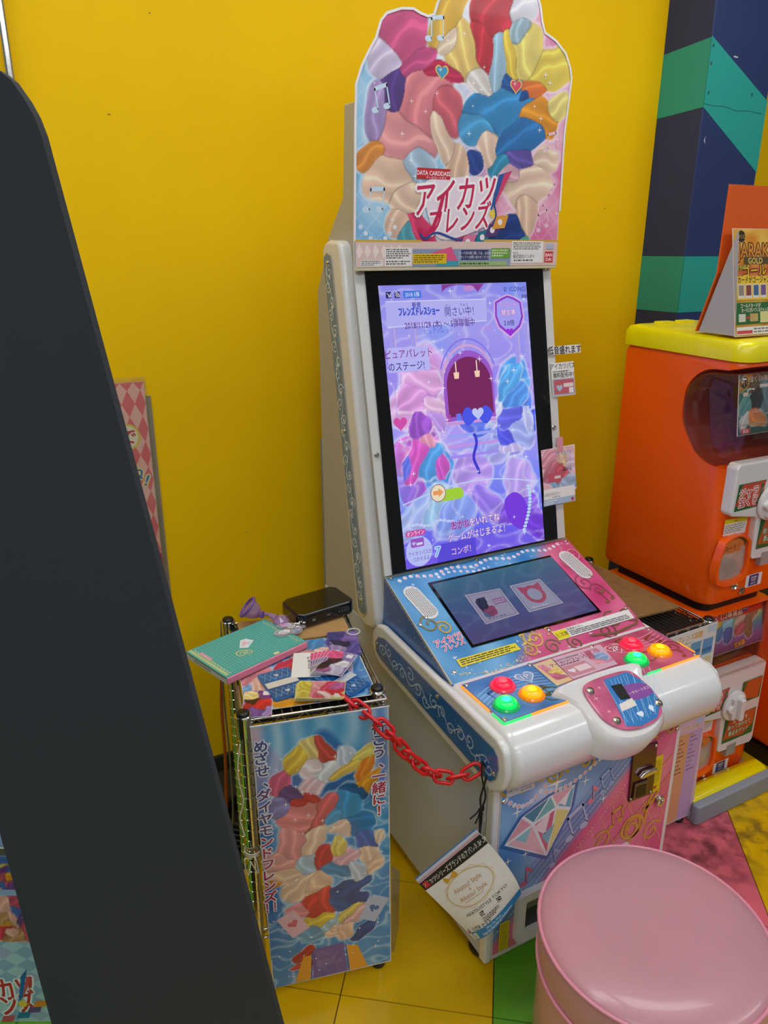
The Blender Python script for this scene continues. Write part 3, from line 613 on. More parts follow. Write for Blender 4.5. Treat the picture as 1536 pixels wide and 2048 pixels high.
for (a, b, c_, d), col in ((((0.160, 0.124), (0.257, 0.128), (0.257, 0.214), (0.159, 0.219)), 'c9c3e6'), (((0.284, 0.125), (0.388, 0.126), (0.377, 0.213), (0.286, 0.214)), 'c3c6ea')):
    q = [a, b, c_, d]; g = np.mean(q, 0); P.poly(q, 'e6def2'); P.poly([tuple(g+(np.array(z)-g)*0.93) for z in q], '9a9cd0'); P.poly([tuple(g+(np.array(z)-g)*0.88) for z in q], col)
P.bg(0.172, 0.14, 0.21, 0.2, petals([(0.188, 0.185, 0.022, '3a3f6a'), (0.19, 0.155, 0.02, 'b05a8a'), (0.178, 0.15, 0.014, '5a86b8')], vgrad([(0, 'c9c3e6'), (1, 'c9c3e6')]), 0.003, 40), 0.003)
P.rect(0.215, 0.17, 0.25, 0.188, 'b88ac6'); P.lines(0.217, 0.173, 0.248, 0.185, 2, 'efe6f6', 3); P.lines(0.175, 0.132, 0.248, 0.14, 1, '8a86b8', 6)
P.stroke(circle(0.333, 0.172, 0.024, 24), 0.010, 'd9628a', True); P.poly([(0.325, 0.196), (0.30, 0.205), (0.303, 0.18)], 'd9628a'); P.poly([(0.341, 0.196), (0.366, 0.205), (0.363, 0.18)], 'd9628a'); P.lines(0.30, 0.132, 0.372, 0.139, 1, 'efe6f6', 6)
P.build('small_screen_picture', scr2, SCREEN2)
HOLE = mat('speaker_hole', '1c1c1e', 0.8)
for (x0, y0), (x1, y1) in (((0.040, 0.262), (0.051, 0.198)), ((0.502, 0.262), (0.512, 0.200))):
    a = Vector((x0, y0)); b = Vector((x1, y1)); d = (b-a).normalized(); ang = math.atan2(d.y, d.x)
    def slot(r, e=0.0): return [(b.x+r*cos(ang-pi/2+pi*i/10), b.y+r*sin(ang-pi/2+pi*i/10)) for i in range(11)]+[(a.x+r*cos(ang+pi/2+pi*i/10), a.y+r*sin(ang+pi/2+pi*i/10)) for i in range(11)]
    gr = MB().fprism(CON, slot(0.0215), 0.0008, 0.003).build('speaker_grille', WHITE, cons, bevel=0.0008)
    hm = MB(); L_ = (b-a).length; nn = Vector((-d.y, d.x))
    for i in range(-3, 19):
        for j in range(-4, 5):
            q = a+d*(i*0.0042+(0.0021 if j % 2 else 0))+nn*(j*0.0040); t_ = min(max((q-a) @ d, 0), L_)
            if (q-(a+d*t_)).length < 0.0175: hm.fprism(CON, circle(q.x, q.y, 0.00135, 6), 0.003, 0.0031)
    o = hm.build('speaker_hole', HOLE, gr); o['kind'] = 'stuff'

# upper column: frame, bezel, screen, side trims, sign box
col = [(1.425, 0.62), (1.428, 0.78), (1.577, 1.458), (1.72, 1.53), (1.80, 1.40), (1.80, 0.55), (1.44, 0.55)]
MB().xprism(col, 0.764, 1.297).build('column_body', BEIGE, G, bevel=0.006)
MB().fprism(SCR, [(-0.004, -0.006), (0.541, -0.006), (0.552, 0.695), (-0.002, 0.695)], 0.0005, 0.005).build('screen_frame', OFFW, G, bevel=0.003)
bz = MB().fprism(SCR, [(0.016, -0.004), (0.512, -0.004), (0.524, 0.690), (0.024, 0.688)], 0.005, 0.008).build('screen_bezel', BLACKG, G)
P = Print(SCR, 0.0084)
sb = vgrad([(0, '7a5cf0'), (0.06, '6a60f5'), (0.18, '7f8cff'), (0.30, 'b6a2ff'), (0.40, '9c86f8'), (0.55, 'a7a0f8'), (0.66, '8e8cf2')])
seeds = [(0.15, 0.44, 0.075, 'e6a6f0'), (0.12, 0.40, 0.06, 'f0b4f4'), (0.11, 0.265, 0.075, 'e070d8'), (0.15, 0.235, 0.06, '5aa0f8'), (0.09, 0.22, 0.05, 'c04ad8'), (0.13, 0.31, 0.035, 'b858d0'), (0.19, 0.36, 0.04, 'f0b0e0'), (0.40, 0.43, 0.05, '5aa6fa'), (0.40, 0.36, 0.055, '5f8cff'), (0.39, 0.29, 0.06, '9a9cff'), (0.37, 0.26, 0.05, 'b8b4ff'), (0.43, 0.30, 0.04, '4a5cf0'), (0.29, 0.345, 0.05, '5b6cf8'), (0.33, 0.34, 0.03, 'c9ccff'), (0.40, 0.16, 0.05, 'c4a8ff'), (0.38, 0.1, 0.05, '8a58f4'), (0.20, 0.10, 0.06, '8fa6ff'), (0.09, 0.14, 0.06, 'b4c2ff'), (0.14, 0.16, 0.05, 'a6d0ff'), (0.27, 0.20, 0.06, 'bf9cff'), (0.30, 0.13, 0.05, 'a080fa'), (0.44, 0.05, 0.05, '7a40e8'), (0.25, 0.41, 0.03, 'c090f0')]
def scr_bg(U, V):
    c = petals(seeds, sb, 0.016, 7, 11, 12, 'dcd8ff')(U, V)
    c = mix(c, hx('6aa8ff'), np.clip(hnoise(U, V, 5, 21)-0.15, 0, 1)*0.7)
    sp_ = np.clip(1-np.abs(hnoise(U, V, 12, 31))*3, 0, 1)**4
    return mix(c, hx('eef0ff'), sp_*0.45)
SX0, SX1, SY1 = 0.053, 0.468, 0.656
P.bg(SX0, 0.001, SX1, SY1, scr_bg, 0.0035)
# stage arch, curtains and steps behind
P.poly([(0.20+0.075*(1-cos(t))*1.0, 0.415+0.085*sin(t)) for t in np.linspace(0, pi, 24)]+[(0.35, 0.335), (0.20, 0.335)], 'a05ad0')
P.poly([(0.21+0.065*(1-cos(t)), 0.415+0.07*sin(t)) for t in np.linspace(0, pi, 24)]+[(0.34, 0.345), (0.21, 0.345)], '7a1f5e')
P.stroke([(0.20+0.075*(1-cos(t)), 0.425+0.087*sin(t)) for t in np.linspace(0, pi, 30)], 0.006, 'd7a8e0'); P.stroke([(0.193+0.082*(1-cos(t)), 0.425+0.102*sin(t)) for t in np.linspace(0, pi, 30)], 0.004, '8a7cf0')
for x in (0.24, 0.30): P.poly([(x-0.008, 0.45), (x+0.008, 0.45), (x+0.006, 0.435), (x-0.006, 0.435)], 'ffd9b8'); P.stroke([(x, 0.45), (x, 0.475)], 0.003, 'ffe8d8')
P.poly([(0.22+0.05*(1-cos(t)), 0.635+0.018*sin(t)) for t in np.linspace(0, pi, 16)][::-1]+[(0.22, SY1-0.001), (0.34, SY1-0.001)], '8f3a9a'); P.poly(circle(0.296, 0.645, 0.016, 16, 0.007), 'c690d8')
for x in (0.075, 0.13, 0.425, 0.455): P.stroke([(x, 0.36), (x, 0.56)], 0.012, 'a8a0f4'); P.stroke([(x+0.008, 0.36), (x+0.008, 0.56)], 0.002, 'd8b4d8')
for y, c in ((0.33, 'd49ae0'), (0.30, 'a0a8ff'), (0.275, 'c89af0'), (0.25, 'a890fa')): P.rect(0.20, y-0.004, 0.455, y+0.003, c)
for i in range(9): P.rect(0.20+i*0.029, 0.335, 0.214+i*0.029, 0.352, ['b04ab8', '6a7cf8', 'e0a0e0'][i % 3], False)
P.n += 5e-5
P.bg(0.07, 0.20, 0.20, 0.46, petals([(0.15, 0.43, 0.045, 'edb2ee'), (0.125, 0.40, 0.05, 'e9a4ec'), (0.16, 0.39, 0.03, 'f6c8f2'), (0.11, 0.25, 0.04, 'e060cc'), (0.145, 0.25, 0.035, '5aa8f4'), (0.165, 0.235, 0.03, 'd860d0'), (0.09, 0.235, 0.03, '6a78f4'), (0.14, 0.29, 0.02, 'f0a0c0'), (0.13, 0.325, 0.03, 'a058d0'), (0.17, 0.34, 0.022, 'c8a0f8')], scr_bg, 0.01, 12, 4, 14, 'b070e0'), 0.003)
P.bg(0.345, 0.24, 0.46, 0.46, petals([(0.395, 0.42, 0.04, '5fb0fa'), (0.41, 0.38, 0.04, '5a9cf8'), (0.39, 0.33, 0.035, '6a6cf4'), (0.41, 0.29, 0.045, 'a9b4ff'), (0.375, 0.285, 0.035, '5a5cf0'), (0.43, 0.30, 0.03, 'c4c8ff'), (0.38, 0.255, 0.03, 'd0c4ff')], scr_bg, 0.01, 12, 9, 14, 'c8d4ff'), 0.003)
P.poly(spline([(0.262, 0.365), (0.245, 0.345), (0.26, 0.32), (0.29, 0.335), (0.315, 0.32), (0.335, 0.345), (0.315, 0.365), (0.29, 0.35)], 5), '4a58f0'); P.heart(0.292, 0.348, 0.017, 'c9d0ff')
P.stroke([(0.275+0.006*sin(s*8), 0.30-0.10*s) for s in np.linspace(0, 1, 24)], 0.008, '3f3ad8')
P.heart(0.075, 0.345, 0.018, 'd850b0'); P.stroke([(0.06+0.4*s, 0.155+0.03*sin(s*3.1)) for s in np.linspace(0, 1, 30)], 0.003, 'c9d8ff')
P.poly(spline([(0.38, 0.14), (0.41, 0.12), (0.425, 0.07), (0.40, 0.04), (0.36, 0.07), (0.35, 0.12)], 6), '7a3ae6')
for i in range(14): P.poly(circle(0.395+0.035*sin(1.2+i*0.13)+0.0, 0.15-i*0.0085, 0.006, 10, 0.004), 'bfe0ff', False)
P.n += 3e-5
for i in range(12): P.poly(circle(0.07+i*0.011, 0.10+0.004*sin(i), 0.006, 10, 0.0035), 'c9d4ff', False)
P.n += 3e-5
rr = random.Random(5)
for i in range(60): P.star(rr.uniform(0.06, 0.46), rr.uniform(0.01, 0.64), rr.uniform(0.003, 0.010), 'eef2ff')
# on-screen panels and lettering
P.poly([(0.065, 0.563), (0.338, 0.567), (0.342, 0.618), (0.067, 0.620)], 'b9b6fb'); P.stroke([(0.065, 0.563), (0.338, 0.567), (0.342, 0.618), (0.067, 0.620)], 0.0025, 'd6d4ff', True)
P.text('フレンズドレスショー', 0.152, 0.596, 0.016, '2b2fae', fat=0.03, sx=0.52, outline='8f9cff', ow=0.06); P.text('新星', 0.146, 0.611, 0.009, '2b2fae', fat=0.03)
P.text('開さい中！', 0.262, 0.592, 0.018, '4a3aa8', sx=0.8); P.text('かい', 0.231, 0.606, 0.006, '4a3aa8'); P.text('ちゅう', 0.276, 0.607, 0.006, '4a3aa8')
P.text('2018/11/29 (木) ～ 5弾稼働中', 0.206, 0.565, 0.0145, '5a2090', sx=0.80, fat=0.01); P.text('だんかどうちゅう', 0.268, 0.575, 0.0055, '6a2fa0'); P.text('ピュアパレット', 0.20, 0.549, 0.009, '5a58d8'); P.text('こうか', 0.333, 0.549, 0.010, 'c88ae0', fat=0.03)
P.rect(0.058, 0.461, 0.167, 0.517, 'c0bcff'); P.text('ピュアパレット', 0.114, 0.502, 0.0165, '8a1f8e', sx=0.84, fat=0.012); P.text('のステージ!', 0.105, 0.474, 0.0165, '2f2a90', sx=0.84, fat=0.012)
hp = [(0.363, 0.612), (0.385, 0.622), (0.405, 0.628), (0.425, 0.622), (0.448, 0.61), (0.452, 0.57), (0.44, 0.545), (0.405, 0.521), (0.37, 0.548), (0.36, 0.575)]
P.poly(hp, 'e0b4e8'); g = np.mean(hp, 0); P.poly([tuple(g+(np.array(q)-g)*0.92) for q in hp], '8e3ad0'); P.poly([tuple(g+(np.array(q)-g)*0.8) for q in hp], 'a9a4fa')
P.text('アンコール', 0.403, 0.604, 0.010, 'f0c8f0', fat=0.03, sx=0.8, outline='9a5ad8', ow=0.05); P.text('発生率', 0.404, 0.584, 0.011, 'f6d8ec', fat=0.03, outline='9a5ad8', ow=0.05); P.text('2.0倍', 0.404, 0.559, 0.011, '2a2a80', fat=0.015); P.heart(0.404, 0.537, 0.011, 'a02ae0')
P.text('0/ 1COIN(S)', 0.462, 0.640, 0.0115, '38389a', align='r', sx=0.85, fat=0.01); P.text('308', 0.464, 0.622, 0.009, '1c1a58', align='r', fat=0.01)
P.rect(0.113, 0.626, 0.160, 0.642, '3a7ae8'); P.text('2018 5弾', 0.1365, 0.634, 0.0095, 'eef2ff', sx=0.8)
P.rect(0.068, 0.627, 0.082, 0.641, '20206a'); P.rect(0.090, 0.627, 0.104, 0.641, '20206a'); P.stroke([(0.071, 0.638), (0.075, 0.634), (0.075, 0.629)], 0.0016, 'eef2ff'); P.rect(0.077, 0.629, 0.0787, 0.634, 'eef2ff'); P.rect(0.0795, 0.629, 0.081, 0.638, 'eef2ff')
for r_ in (0.004, 0.0075, 0.011): P.stroke([(0.092+r_*cos(t), 0.629+r_*sin(t)) for t in np.linspace(0, pi/2, 8)], 0.0014, 'eef2ff')
P.poly(rounded(0.146, 0.148, 0.228, 0.176, 0.012), 'a9d83a'); P.poly(circle(0.157, 0.170, 0.0215, 24), 'a06a80'); P.poly(circle(0.157, 0.170, 0.0195, 24), 'f2e6c8')
P.poly([(0.143, 0.166), (0.158, 0.166), (0.158, 0.160), (0.172, 0.171), (0.158, 0.182), (0.158, 0.176), (0.143, 0.176)], 'f0a060')
P.text('おかねをいれてね', 0.256, 0.086, 0.0175, 'f4ecff', sx=0.78, fat=0.02, outline='8a30b0', ow=0.05, rot=0.01); P.text('おかね', 0.2115, 0.0855, 0.0175, '9a1fa8', sx=0.78, fat=0.02)
P.text('ゲームがはじまるよ！', 0.257, 0.056, 0.0175, 'e6dcff', sx=0.78, fat=0.02, outline='7a50c8', ow=0.05, rot=-0.01)
P.poly(circle(0.090, 0.040, 0.036, 28), 'bdc6ff'); P.poly(rounded(0.057, 0.078, 0.112, 0.092, 0.006), 'd04aa8'); P.text('オンライン', 0.0845, 0.085, 0.009, 'fbf0ff', sx=0.8, fat=0.01)
P.poly(rounded(0.069, 0.051, 0.105, 0.072, 0.003), '9a58c8'); P.rect(0.084, 0.055, 0.101, 0.061, 'e6d4f6'); P.heart(0.077, 0.0605, 0.005, 'cdbcf2')
P.text('アイカツパスが', 0.092, 0.036, 0.009, '4a3ab8', sx=0.78); P.text('つかえるよ', 0.094, 0.022, 0.009, '4a3ab8', sx=0.78)
P.poly([(0.136, 0.002), (0.25, 0.002), (0.25, 0.046), (0.15, 0.046)], '5b4ae0')
P.text('7', 0.140, 0.031, 0.024, '60b0ff', fat=0.03, outline='e8f0ff', ow=0.06, shear=0.15); P.text('コンボ！', 0.207, 0.022, 0.0155, 'e9c8f2', fat=0.02, outline='5a3ad0', ow=0.05, sx=0.85)
P.text('Version 11.17', 0.457, 0.036, 0.008, '4a3ad0', align='r', sx=0.85); P.text('Server 1-5', 0.457, 0.021, 0.008, '4a3ad0', align='r', sx=0.85)
P.build('screen_picture', bz, SCREEN)
for u, v in ((0.011, 0.686), (0.538, 0.690), (0.008, 0.28), (0.527, 0.288)): screw(SCR, u, v, G, 0.0065, 0.005)

# upper side trims (white bars with a blue scroll inlay)
UTR = [(-1.437, 0.665), (-1.44, 0.64), (-1.455, 0.622), (-1.49, 0.612), (-1.525, 0.614), (-1.548, 0.632), (-1.553, 0.66), (-1.708, 1.47), (-1.708, 1.495), (-1.695, 1.513), (-1.67, 1.52), (-1.62, 1.518), (-1.606, 1.506), (-1.60, 1.485)]
UIN = [(-1.485, 0.66), (-1.495, 0.646), (-1.515, 0.642), (-1.53, 0.652), (-1.535, 0.672), (-1.694, 1.46), (-1.692, 1.482), (-1.675, 1.492), (-1.655, 1.486), (-1.648, 1.465)]
utr = MB().fprism(LEFT, UTR[::-1], -0.030, 0.006).build('column_side_trim', WHITE, G, bevel=0.014, seg=4)
MB().fprism(LEFT, UIN[::-1], 0.006, 0.0075).build('inlay_panel', mat('steel_blue_film', '5c86aa', 0.25, coat=0.5), utr)
P = Print(F(LEFT.p(0, 0, 0.0075), (0, -1, 0), (0, 0, 1)), 0.0002)
P.stroke(UIN, 0.003, 'c9b98c', True)
for i, s in enumerate(np.linspace(0.03, 0.97, 24)):
    u = -1.511-0.163*s; v = 0.665+0.81*s
    P.curl(u+0.006*(1 if i % 2 else -1), v, 0.015, 0.0034, 'cfdbe2', 1.3, i*1.7, 1 if i % 2 else -1)
P.stroke([(-1.511-0.163*s+0.010*sin(s*44), 0.665+0.81*s) for s in np.linspace(0, 1, 160)], 0.003, 'd5e0e6')
for i, s in enumerate(np.linspace(0.06, 0.94, 12)): P.poly(circle(-1.511-0.163*s+0.004, 0.665+0.81*s+0.012, 0.0045, 10), 'dfe8ec', False)
P.build('scroll_pattern', utr)
for u, v in ((-1.669, 1.47), (-1.592, 1.09), (-1.513, 0.68)): screw(LEFT, u, v, utr, 0.006, 0.0075)
MB().fprism(F((1.297, 0, 0), (0, 1, 0), (0, 0, 1)), [(-a, b) for a, b in UTR], 0.0, 0.012).build('column_side_trim', WHITE, G, bevel=0.006)
MB().xprism([(1.567, 1.458), (1.572, 1.79), (1.63, 1.792), (1.645, 1.61), (1.73, 1.525), (1.77, 1.45)], 0.766, 1.29).build('sign_box', BEIGE, G, bevel=0.004)
MB().box((0.80, 1.80, 0.06), (1.25, 1.895, 1.0)).build('rear_box', mat('blue_grey_steel', '8d97ac', 0.5), G, bevel=0.004)

# cut-out sign on top
out = [(-0.007, 0.005), (-0.007, 0.066), (-0.002, 0.296), (0.001, 0.367), (0.015, 0.403), (0.031, 0.43), (0.047, 0.454), (0.058, 0.485), (0.071, 0.499), (0.104, 0.511), (0.133, 0.514), (0.15, 0.508), (0.168, 0.505), (0.183, 0.51), (0.191, 0.532), (0.2, 0.548), (0.235, 0.575), (0.29, 0.59), (0.34, 0.588), (0.38, 0.60), (0.42, 0.60), (0.446, 0.578), (0.457, 0.558), (0.465, 0.528), (0.474, 0.509), (0.508, 0.496), (0.538, 0.474), (0.554, 0.447), (0.56, 0.426), (0.556, 0.37), (0.551, 0.314), (0.553, 0.138), (0.554, 0.012)]
PF = F((0.757, 1.553, 1.45), (1, 0, 0), (0, 0, 1))
sg = MB().fprism(PF, out[::-1] if False else list(reversed(out)), -0.006, 0.0).build('cutout_sign', mat('white_card', 'e6e2da', 0.6), G)
OUT = np.array(out)
def in_out(U, V):
    r = np.zeros(len(U), bool); n = len(OUT)
    for i in range(n):
        x0, y0 = OUT[i]; x1, y1 = OUT[(i+1) % n]
        if y0 == y1: continue
        c = ((y0 > V) != (y1 > V)) & (U < (x1-x0)*(V-y0)/(y1-y0)+x0); r ^= c
    return r
def pop_back(U, V):
    blue = mix(hx('5aa6dc'), hx('b4dcf4'), 0.5+0.7*hnoise(U, V, 6, 1)); pink = mix(hx('e07aa8'), hx('f6c2d6'), 0.5+0.7*hnoise(U, V, 6, 2))
    c = mix(blue, pink, (U-0.22)/0.14)
    gr = np.minimum(np.abs(((U+V)*22) % 1-0.5), np.abs(((U-V)*22) % 1-0.5)); c = mix(c, np.array([1., 1., 1.]), np.clip(1-gr*14, 0, 1)*0.3)
    return mix(c, np.array([1., 1., 1.]), np.exp(-((U-0.29)**2/0.03+(V-0.46)**2/0.02))*0.8)
psd = [(0.165, 0.345, 0.088, 'ea8a92'), (0.105, 0.275, 0.075, 'f0a0a2'), (0.215, 0.335, 0.055, 'dd6a78'), (0.205, 0.285, 0.048, 'f6d6bc'),
       (0.365, 0.355, 0.080, '3b95d2'), (0.425, 0.295, 0.060, '2f7cc0'), (0.31, 0.31, 0.045, '52a8de'), (0.415, 0.25, 0.038, '6a5ab0'), (0.338, 0.275, 0.045, 'f6d6c0'), (0.297, 0.24, 0.03, '2a4a98'),
       (0.19, 0.41, 0.036, 'c4204e'), (0.228, 0.405, 0.030, 'cc2a58'), (0.39, 0.405, 0.034, '2358a0'), (0.428, 0.385, 0.030, '1f4f98'),
       (0.105, 0.470, 0.060, 'd8588a'), (0.135, 0.42, 0.045, 'cc5088'), (0.055, 0.42, 0.045, 'd9cbe8'), (0.088, 0.365, 0.045, '5a3a8a'), (0.045, 0.315, 0.045, 'b49ad0'),
       (0.23, 0.53, 0.060, 'f2c24e'), (0.262, 0.45, 0.055, 'f4d27a'), (0.22, 0.47, 0.030, 'f4dcc0'), (0.345, 0.54, 0.065, 'd03a48'), (0.305, 0.465, 0.045, 'cc3444'), (0.345, 0.45, 0.045, 'a8cce2'), (0.30, 0.40, 0.04, 'e9e2da'),
       (0.405, 0.55, 0.045, 'e6e6f0'), (0.41, 0.505, 0.035, 'a8c4d0'), (0.43, 0.47, 0.055, 'f4e07a'), (0.50, 0.435, 0.060, 'f2d85c'), (0.385, 0.455, 0.035, 'f0d050'), (0.525, 0.36, 0.035, 'f4e286'), (0.45, 0.40, 0.040, 'f0803a'), (0.465, 0.335, 0.052, 'f2a02c'),
       (0.085, 0.195, 0.065, 'f4d0b4'), (0.13, 0.155, 0.05, 'f4d2b8'), (0.10, 0.10, 0.035, 'f2ccb2'), (0.035, 0.245, 0.035, 'f09a44'), (0.145, 0.225, 0.045, 'b4d0e6'), (0.245, 0.235, 0.04, 'e8c4a8'),
       (0.455, 0.185, 0.065, 'f4d4bc'), (0.445, 0.135, 0.045, 'f0ccb0'), (0.50, 0.255, 0.035, 'f4d6be'), (0.40, 0.205, 0.035, 'e8b8c4'), (0.37, 0.235, 0.035, '3a9ac0'),
       (0.165, 0.075, 0.055, 'e04070'), (0.225, 0.06, 0.045, 'ecdcdf'), (0.265, 0.055, 0.04, 'd84a78'), (0.12, 0.075, 0.035, '5aa8b8'), (0.405, 0.085, 0.050, '1f3f86'), (0.35, 0.06, 0.04, '2a4a90'), (0.44, 0.075, 0.03, '5ab8a8'), (0.305, 0.05, 0.03, 'e8d070')]
P = Print(PF, 0.0004)
P.bg(-0.007, 0.012, 0.561, 0.602, petals(psd, pop_back, 0.012, 8, 2, 13), 0.0024, in_out)
for x, y, h, r in ((0.055, 0.345, 0.05, 0.2), (0.04, 0.15, 0.055, -0.1), (0.51, 0.29, 0.04, 0.1), (0.50, 0.115, 0.045, 0.3), (0.185, 0.485, 0.05, 0)): P.note(x, y, h, 'cfe6f8' if x < 0.3 else 'f6c9dc', r)
for x, y, c in ((0.205, 0.407, '3fa0c8'), (0.402, 0.397, 'e0506e')): P.heart(x, y, 0.017, 'e8c464'); P.heart(x, y, 0.0135, c); P.star(x-0.004, y+0.004, 0.006)
P.pearls([(0.008+0.012*i, 0.095-0.03*sin(i*0.45)) for i in range(8)], 0.004, ('cfe6f8', 'e4f0fa')); P.pearls([(0.50+0.008*i, 0.15+0.012*i) for i in range(5)], 0.004, ('e0709a', 'f0a0c0'))
rr = random.Random(3)
for i in range(40):
    x, y = rr.uniform(0.0, 0.55), rr.uniform(0.09, 0.56)
    if in_out(np.array([x]), np.array([y]))[0]: P.star(x, y, rr.uniform(0.004, 0.009))
P.stroke(out[1:-1], 0.005, 'f1eef0')
P.poly(spline([(0.165, 0.185), (0.23, 0.20), (0.33, 0.205), (0.352, 0.17), (0.36, 0.12), (0.30, 0.088), (0.22, 0.07), (0.185, 0.10)], 5), 'f3e3ee')
P.rect(0.146, 0.196, 0.232, 0.218, 'c8242c'); P.text('DATA CARDDASS', 0.189, 0.2085, 0.0095, 'ffffff', fat=0.02, sx=0.86); P.text('データカードダス', 0.196, 0.199, 0.005, 'ffffff')
P.text('アイカツ', 0.250, 0.165, 0.058, 'd02058', rot=0.12, shear=0.30, sx=0.72, fat=0.02, outline='ffffff', ow=0.07)
P.text('フレンズ', 0.262, 0.115, 0.048, 'd02058', rot=0.12, shear=0.30, sx=0.68, fat=0.02, outline='ffffff', ow=0.07)
P.poly([(0.365, 0.212), (0.402, 0.222), (0.352, 0.135), (0.345, 0.137)], '2b5aa6'); P.poly([(0.38, 0.214), (0.402, 0.222), (0.352, 0.135)], 'd8406e'); P.poly(circle(0.352, 0.128, 0.010, 5), 'f2d23a'); P.star(0.352, 0.128, 0.018, 'f6e25a')
P.stroke(spline([(0.155, 0.095), (0.165, 0.08), (0.185, 0.09), (0.205, 0.13), (0.215, 0.165)], 5, False), 0.009, 'd02058'); P.stroke(spline([(0.155, 0.083), (0.17, 0.072), (0.20, 0.085), (0.26, 0.07), (0.32, 0.08), (0.36, 0.115), (0.355, 0.15)], 5, False), 0.005, '2a4f98')
for a, b, c in ((0.285, 0.066, 'e07a9a'), (0.325, 0.076, '1f7a94'), (0.353, 0.092, '5a3a7a'), (0.374, 0.110, 'e8a23a')): P.poly([(a-0.022, b-0.016), (a+0.014, b-0.013), (a+0.024, b+0.016), (a-0.010, b+0.013)], c); P.poly(circle(a, b, 0.007, 8), 'f6eef2')
# notice strip along the bottom
P.rect(-0.006, 0.012, 0.553, 0.066, 'e6c9c0'); P.rect(-0.006, 0.064, 0.16, 0.069, 'd8b04a'); P.rect(0.33, 0.066, 0.553, 0.071, 'd8b04a')
for i in range(6): P.poly([(0.002+i*0.02, 0.03), (0.012+i*0.02, 0.045), (0.002+i*0.02, 0.06), (-0.004+i*0.02, 0.045)], 'f4e4da', False)
P.n += 3e-5
P.rect(0.137, 0.012, 0.41, 0.05, '8f9ec0'); P.poly([(0.14, 0.03), (0.24, 0.055), (0.26, 0.02)], 'e65a88'); P.rect(0.20, 0.012, 0.26, 0.024, '3fa0b0')
P.rect(0.006, 0.014, 0.061, 0.027, 'ece8e4'); P.lines(0.008, 0.015, 0.058, 0.026, 3, '6a6460', 1)
P.rect(0.066, 0.014, 0.134, 0.053, 'efede9'); P.lines(0.069, 0.029, 0.131, 0.051, 5, '5a5854', 2); P.lines(0.069, 0.016, 0.131, 0.026, 2, '5a5854', 3)
P.rect(0.138, 0.018, 0.227, 0.040, 'e8c512'); P.lines(0.141, 0.020, 0.223, 0.038, 4, '7a6410', 4)
P.rect(0.267, 0.026, 0.345, 0.048, '2a3568'); P.text('カード切れ等に関しては、お店の', 0.306, 0.041, 0.006, 'f0f0f4', sx=0.76); P.text('スタッフへお問い合わせください。', 0.306, 0.032, 0.006, 'f0f0f4', sx=0.76)
P.rect(0.353, 0.029, 0.407, 0.052, '6fa83a'); P.lines(0.355, 0.032, 0.404, 0.05, 3, 'e4f0d4', 6); P.rect(0.262, 0.013, 0.40, 0.022, '9fc07a'); P.lines(0.265, 0.014, 0.36, 0.021, 1, '3a5a2a', 7)
P.rect(0.412, 0.018, 0.508, 0.068, 'f0efec'); P.lines(0.416, 0.048, 0.50, 0.066, 4, '77736e', 8); P.text('発売元', 0.425, 0.041, 0.0045, '44423e'); P.text('株式会社バンダイ', 0.450, 0.033, 0.0078, '2a2a2c', sx=0.8, fat=0.01); P.lines(0.42, 0.021, 0.49, 0.027, 1, '55524e', 9)
P.rect(0.514, 0.019, 0.540, 0.044, 'cf1f2e'); P.text('BAN', 0.527, 0.0365, 0.0085, 'ffffff', fat=0.02); P.text('DAI', 0.527, 0.026, 0.0085, 'ffffff', fat=0.02); P.rect(0.516, 0.050, 0.540, 0.062, 'b9c2d6')
P.build('sign_artwork', sg, mat_print('printed_card', 0.42, 0.1))
MB().fprism(PF, [(-0.006, 0.004), (0.553, 0.004), (0.553, 0.013), (-0.006, 0.013)], -0.008, 0.002).build('sign_rail', mat('cream_plastic', 'd9d2ae', 0.3), sg, bevel=0.002)
settle(G)

# paper signs taped to the right edge of the screen frame
def sheet(name, label, cat, fr, pts, thick, draw, m=PAPER, group=None, edge='e9e7e2'):
    t = thing(name, label, cat, fr.p(*np.mean(pts, 0)), group)
    MB().fprism(fr, pts, 0.0, thick).build('paper', mat('paper_'+edge, edge, 0.6), t)
    P = Print(fr, thick+0.0003); draw(P); P.build('printed_face', t, m); settle(t); return t
SCF = F(SCR.p(0, 0, 0.0085), SCR.u, SCR.v)
def d1(P): P.text('低音盛れます', 0.5765, 0.484, 0.0165, '16161a', sx=0.84, fat=0.03)
sheet('paper_strip', 'white handwritten paper strip taped at top right of the big screen', 'sign', SCF, [(0.524, 0.473), (0.629, 0.474), (0.630, 0.495), (0.523, 0.494)], 0.0006, d1)
def d2(P):
    P.text('アイカツパス', 0.5655, 0.443, 0.0125, '2c2c30', sx=0.84, fat=0.01); P.text('無料配布中！', 0.567, 0.420, 0.0115, '2c2c30', sx=0.84, fat=0.01); P.lines(0.532, 0.4275, 0.59, 0.4325, 1, '55555a', 4)
    P.rect(0.530, 0.369, 0.602, 0.411, '9db0c6'); P.poly(rounded(0.533, 0.372, 0.599, 0.409, 0.004), 'c0606c'); P.rect(0.565, 0.389, 0.597, 0.399, 'e6d9d9'); P.rect(0.582, 0.373, 0.597, 0.387, 'ece6e4'); P.heart(0.551, 0.388, 0.010, 'aebfd6')
sheet('paper_card', 'small white notice with red pass card picture beside the big screen', 'sign', SCF, [(0.528, 0.367), (0.603, 0.367), (0.603, 0.453), (0.528, 0.452)], 0.0006, d2)
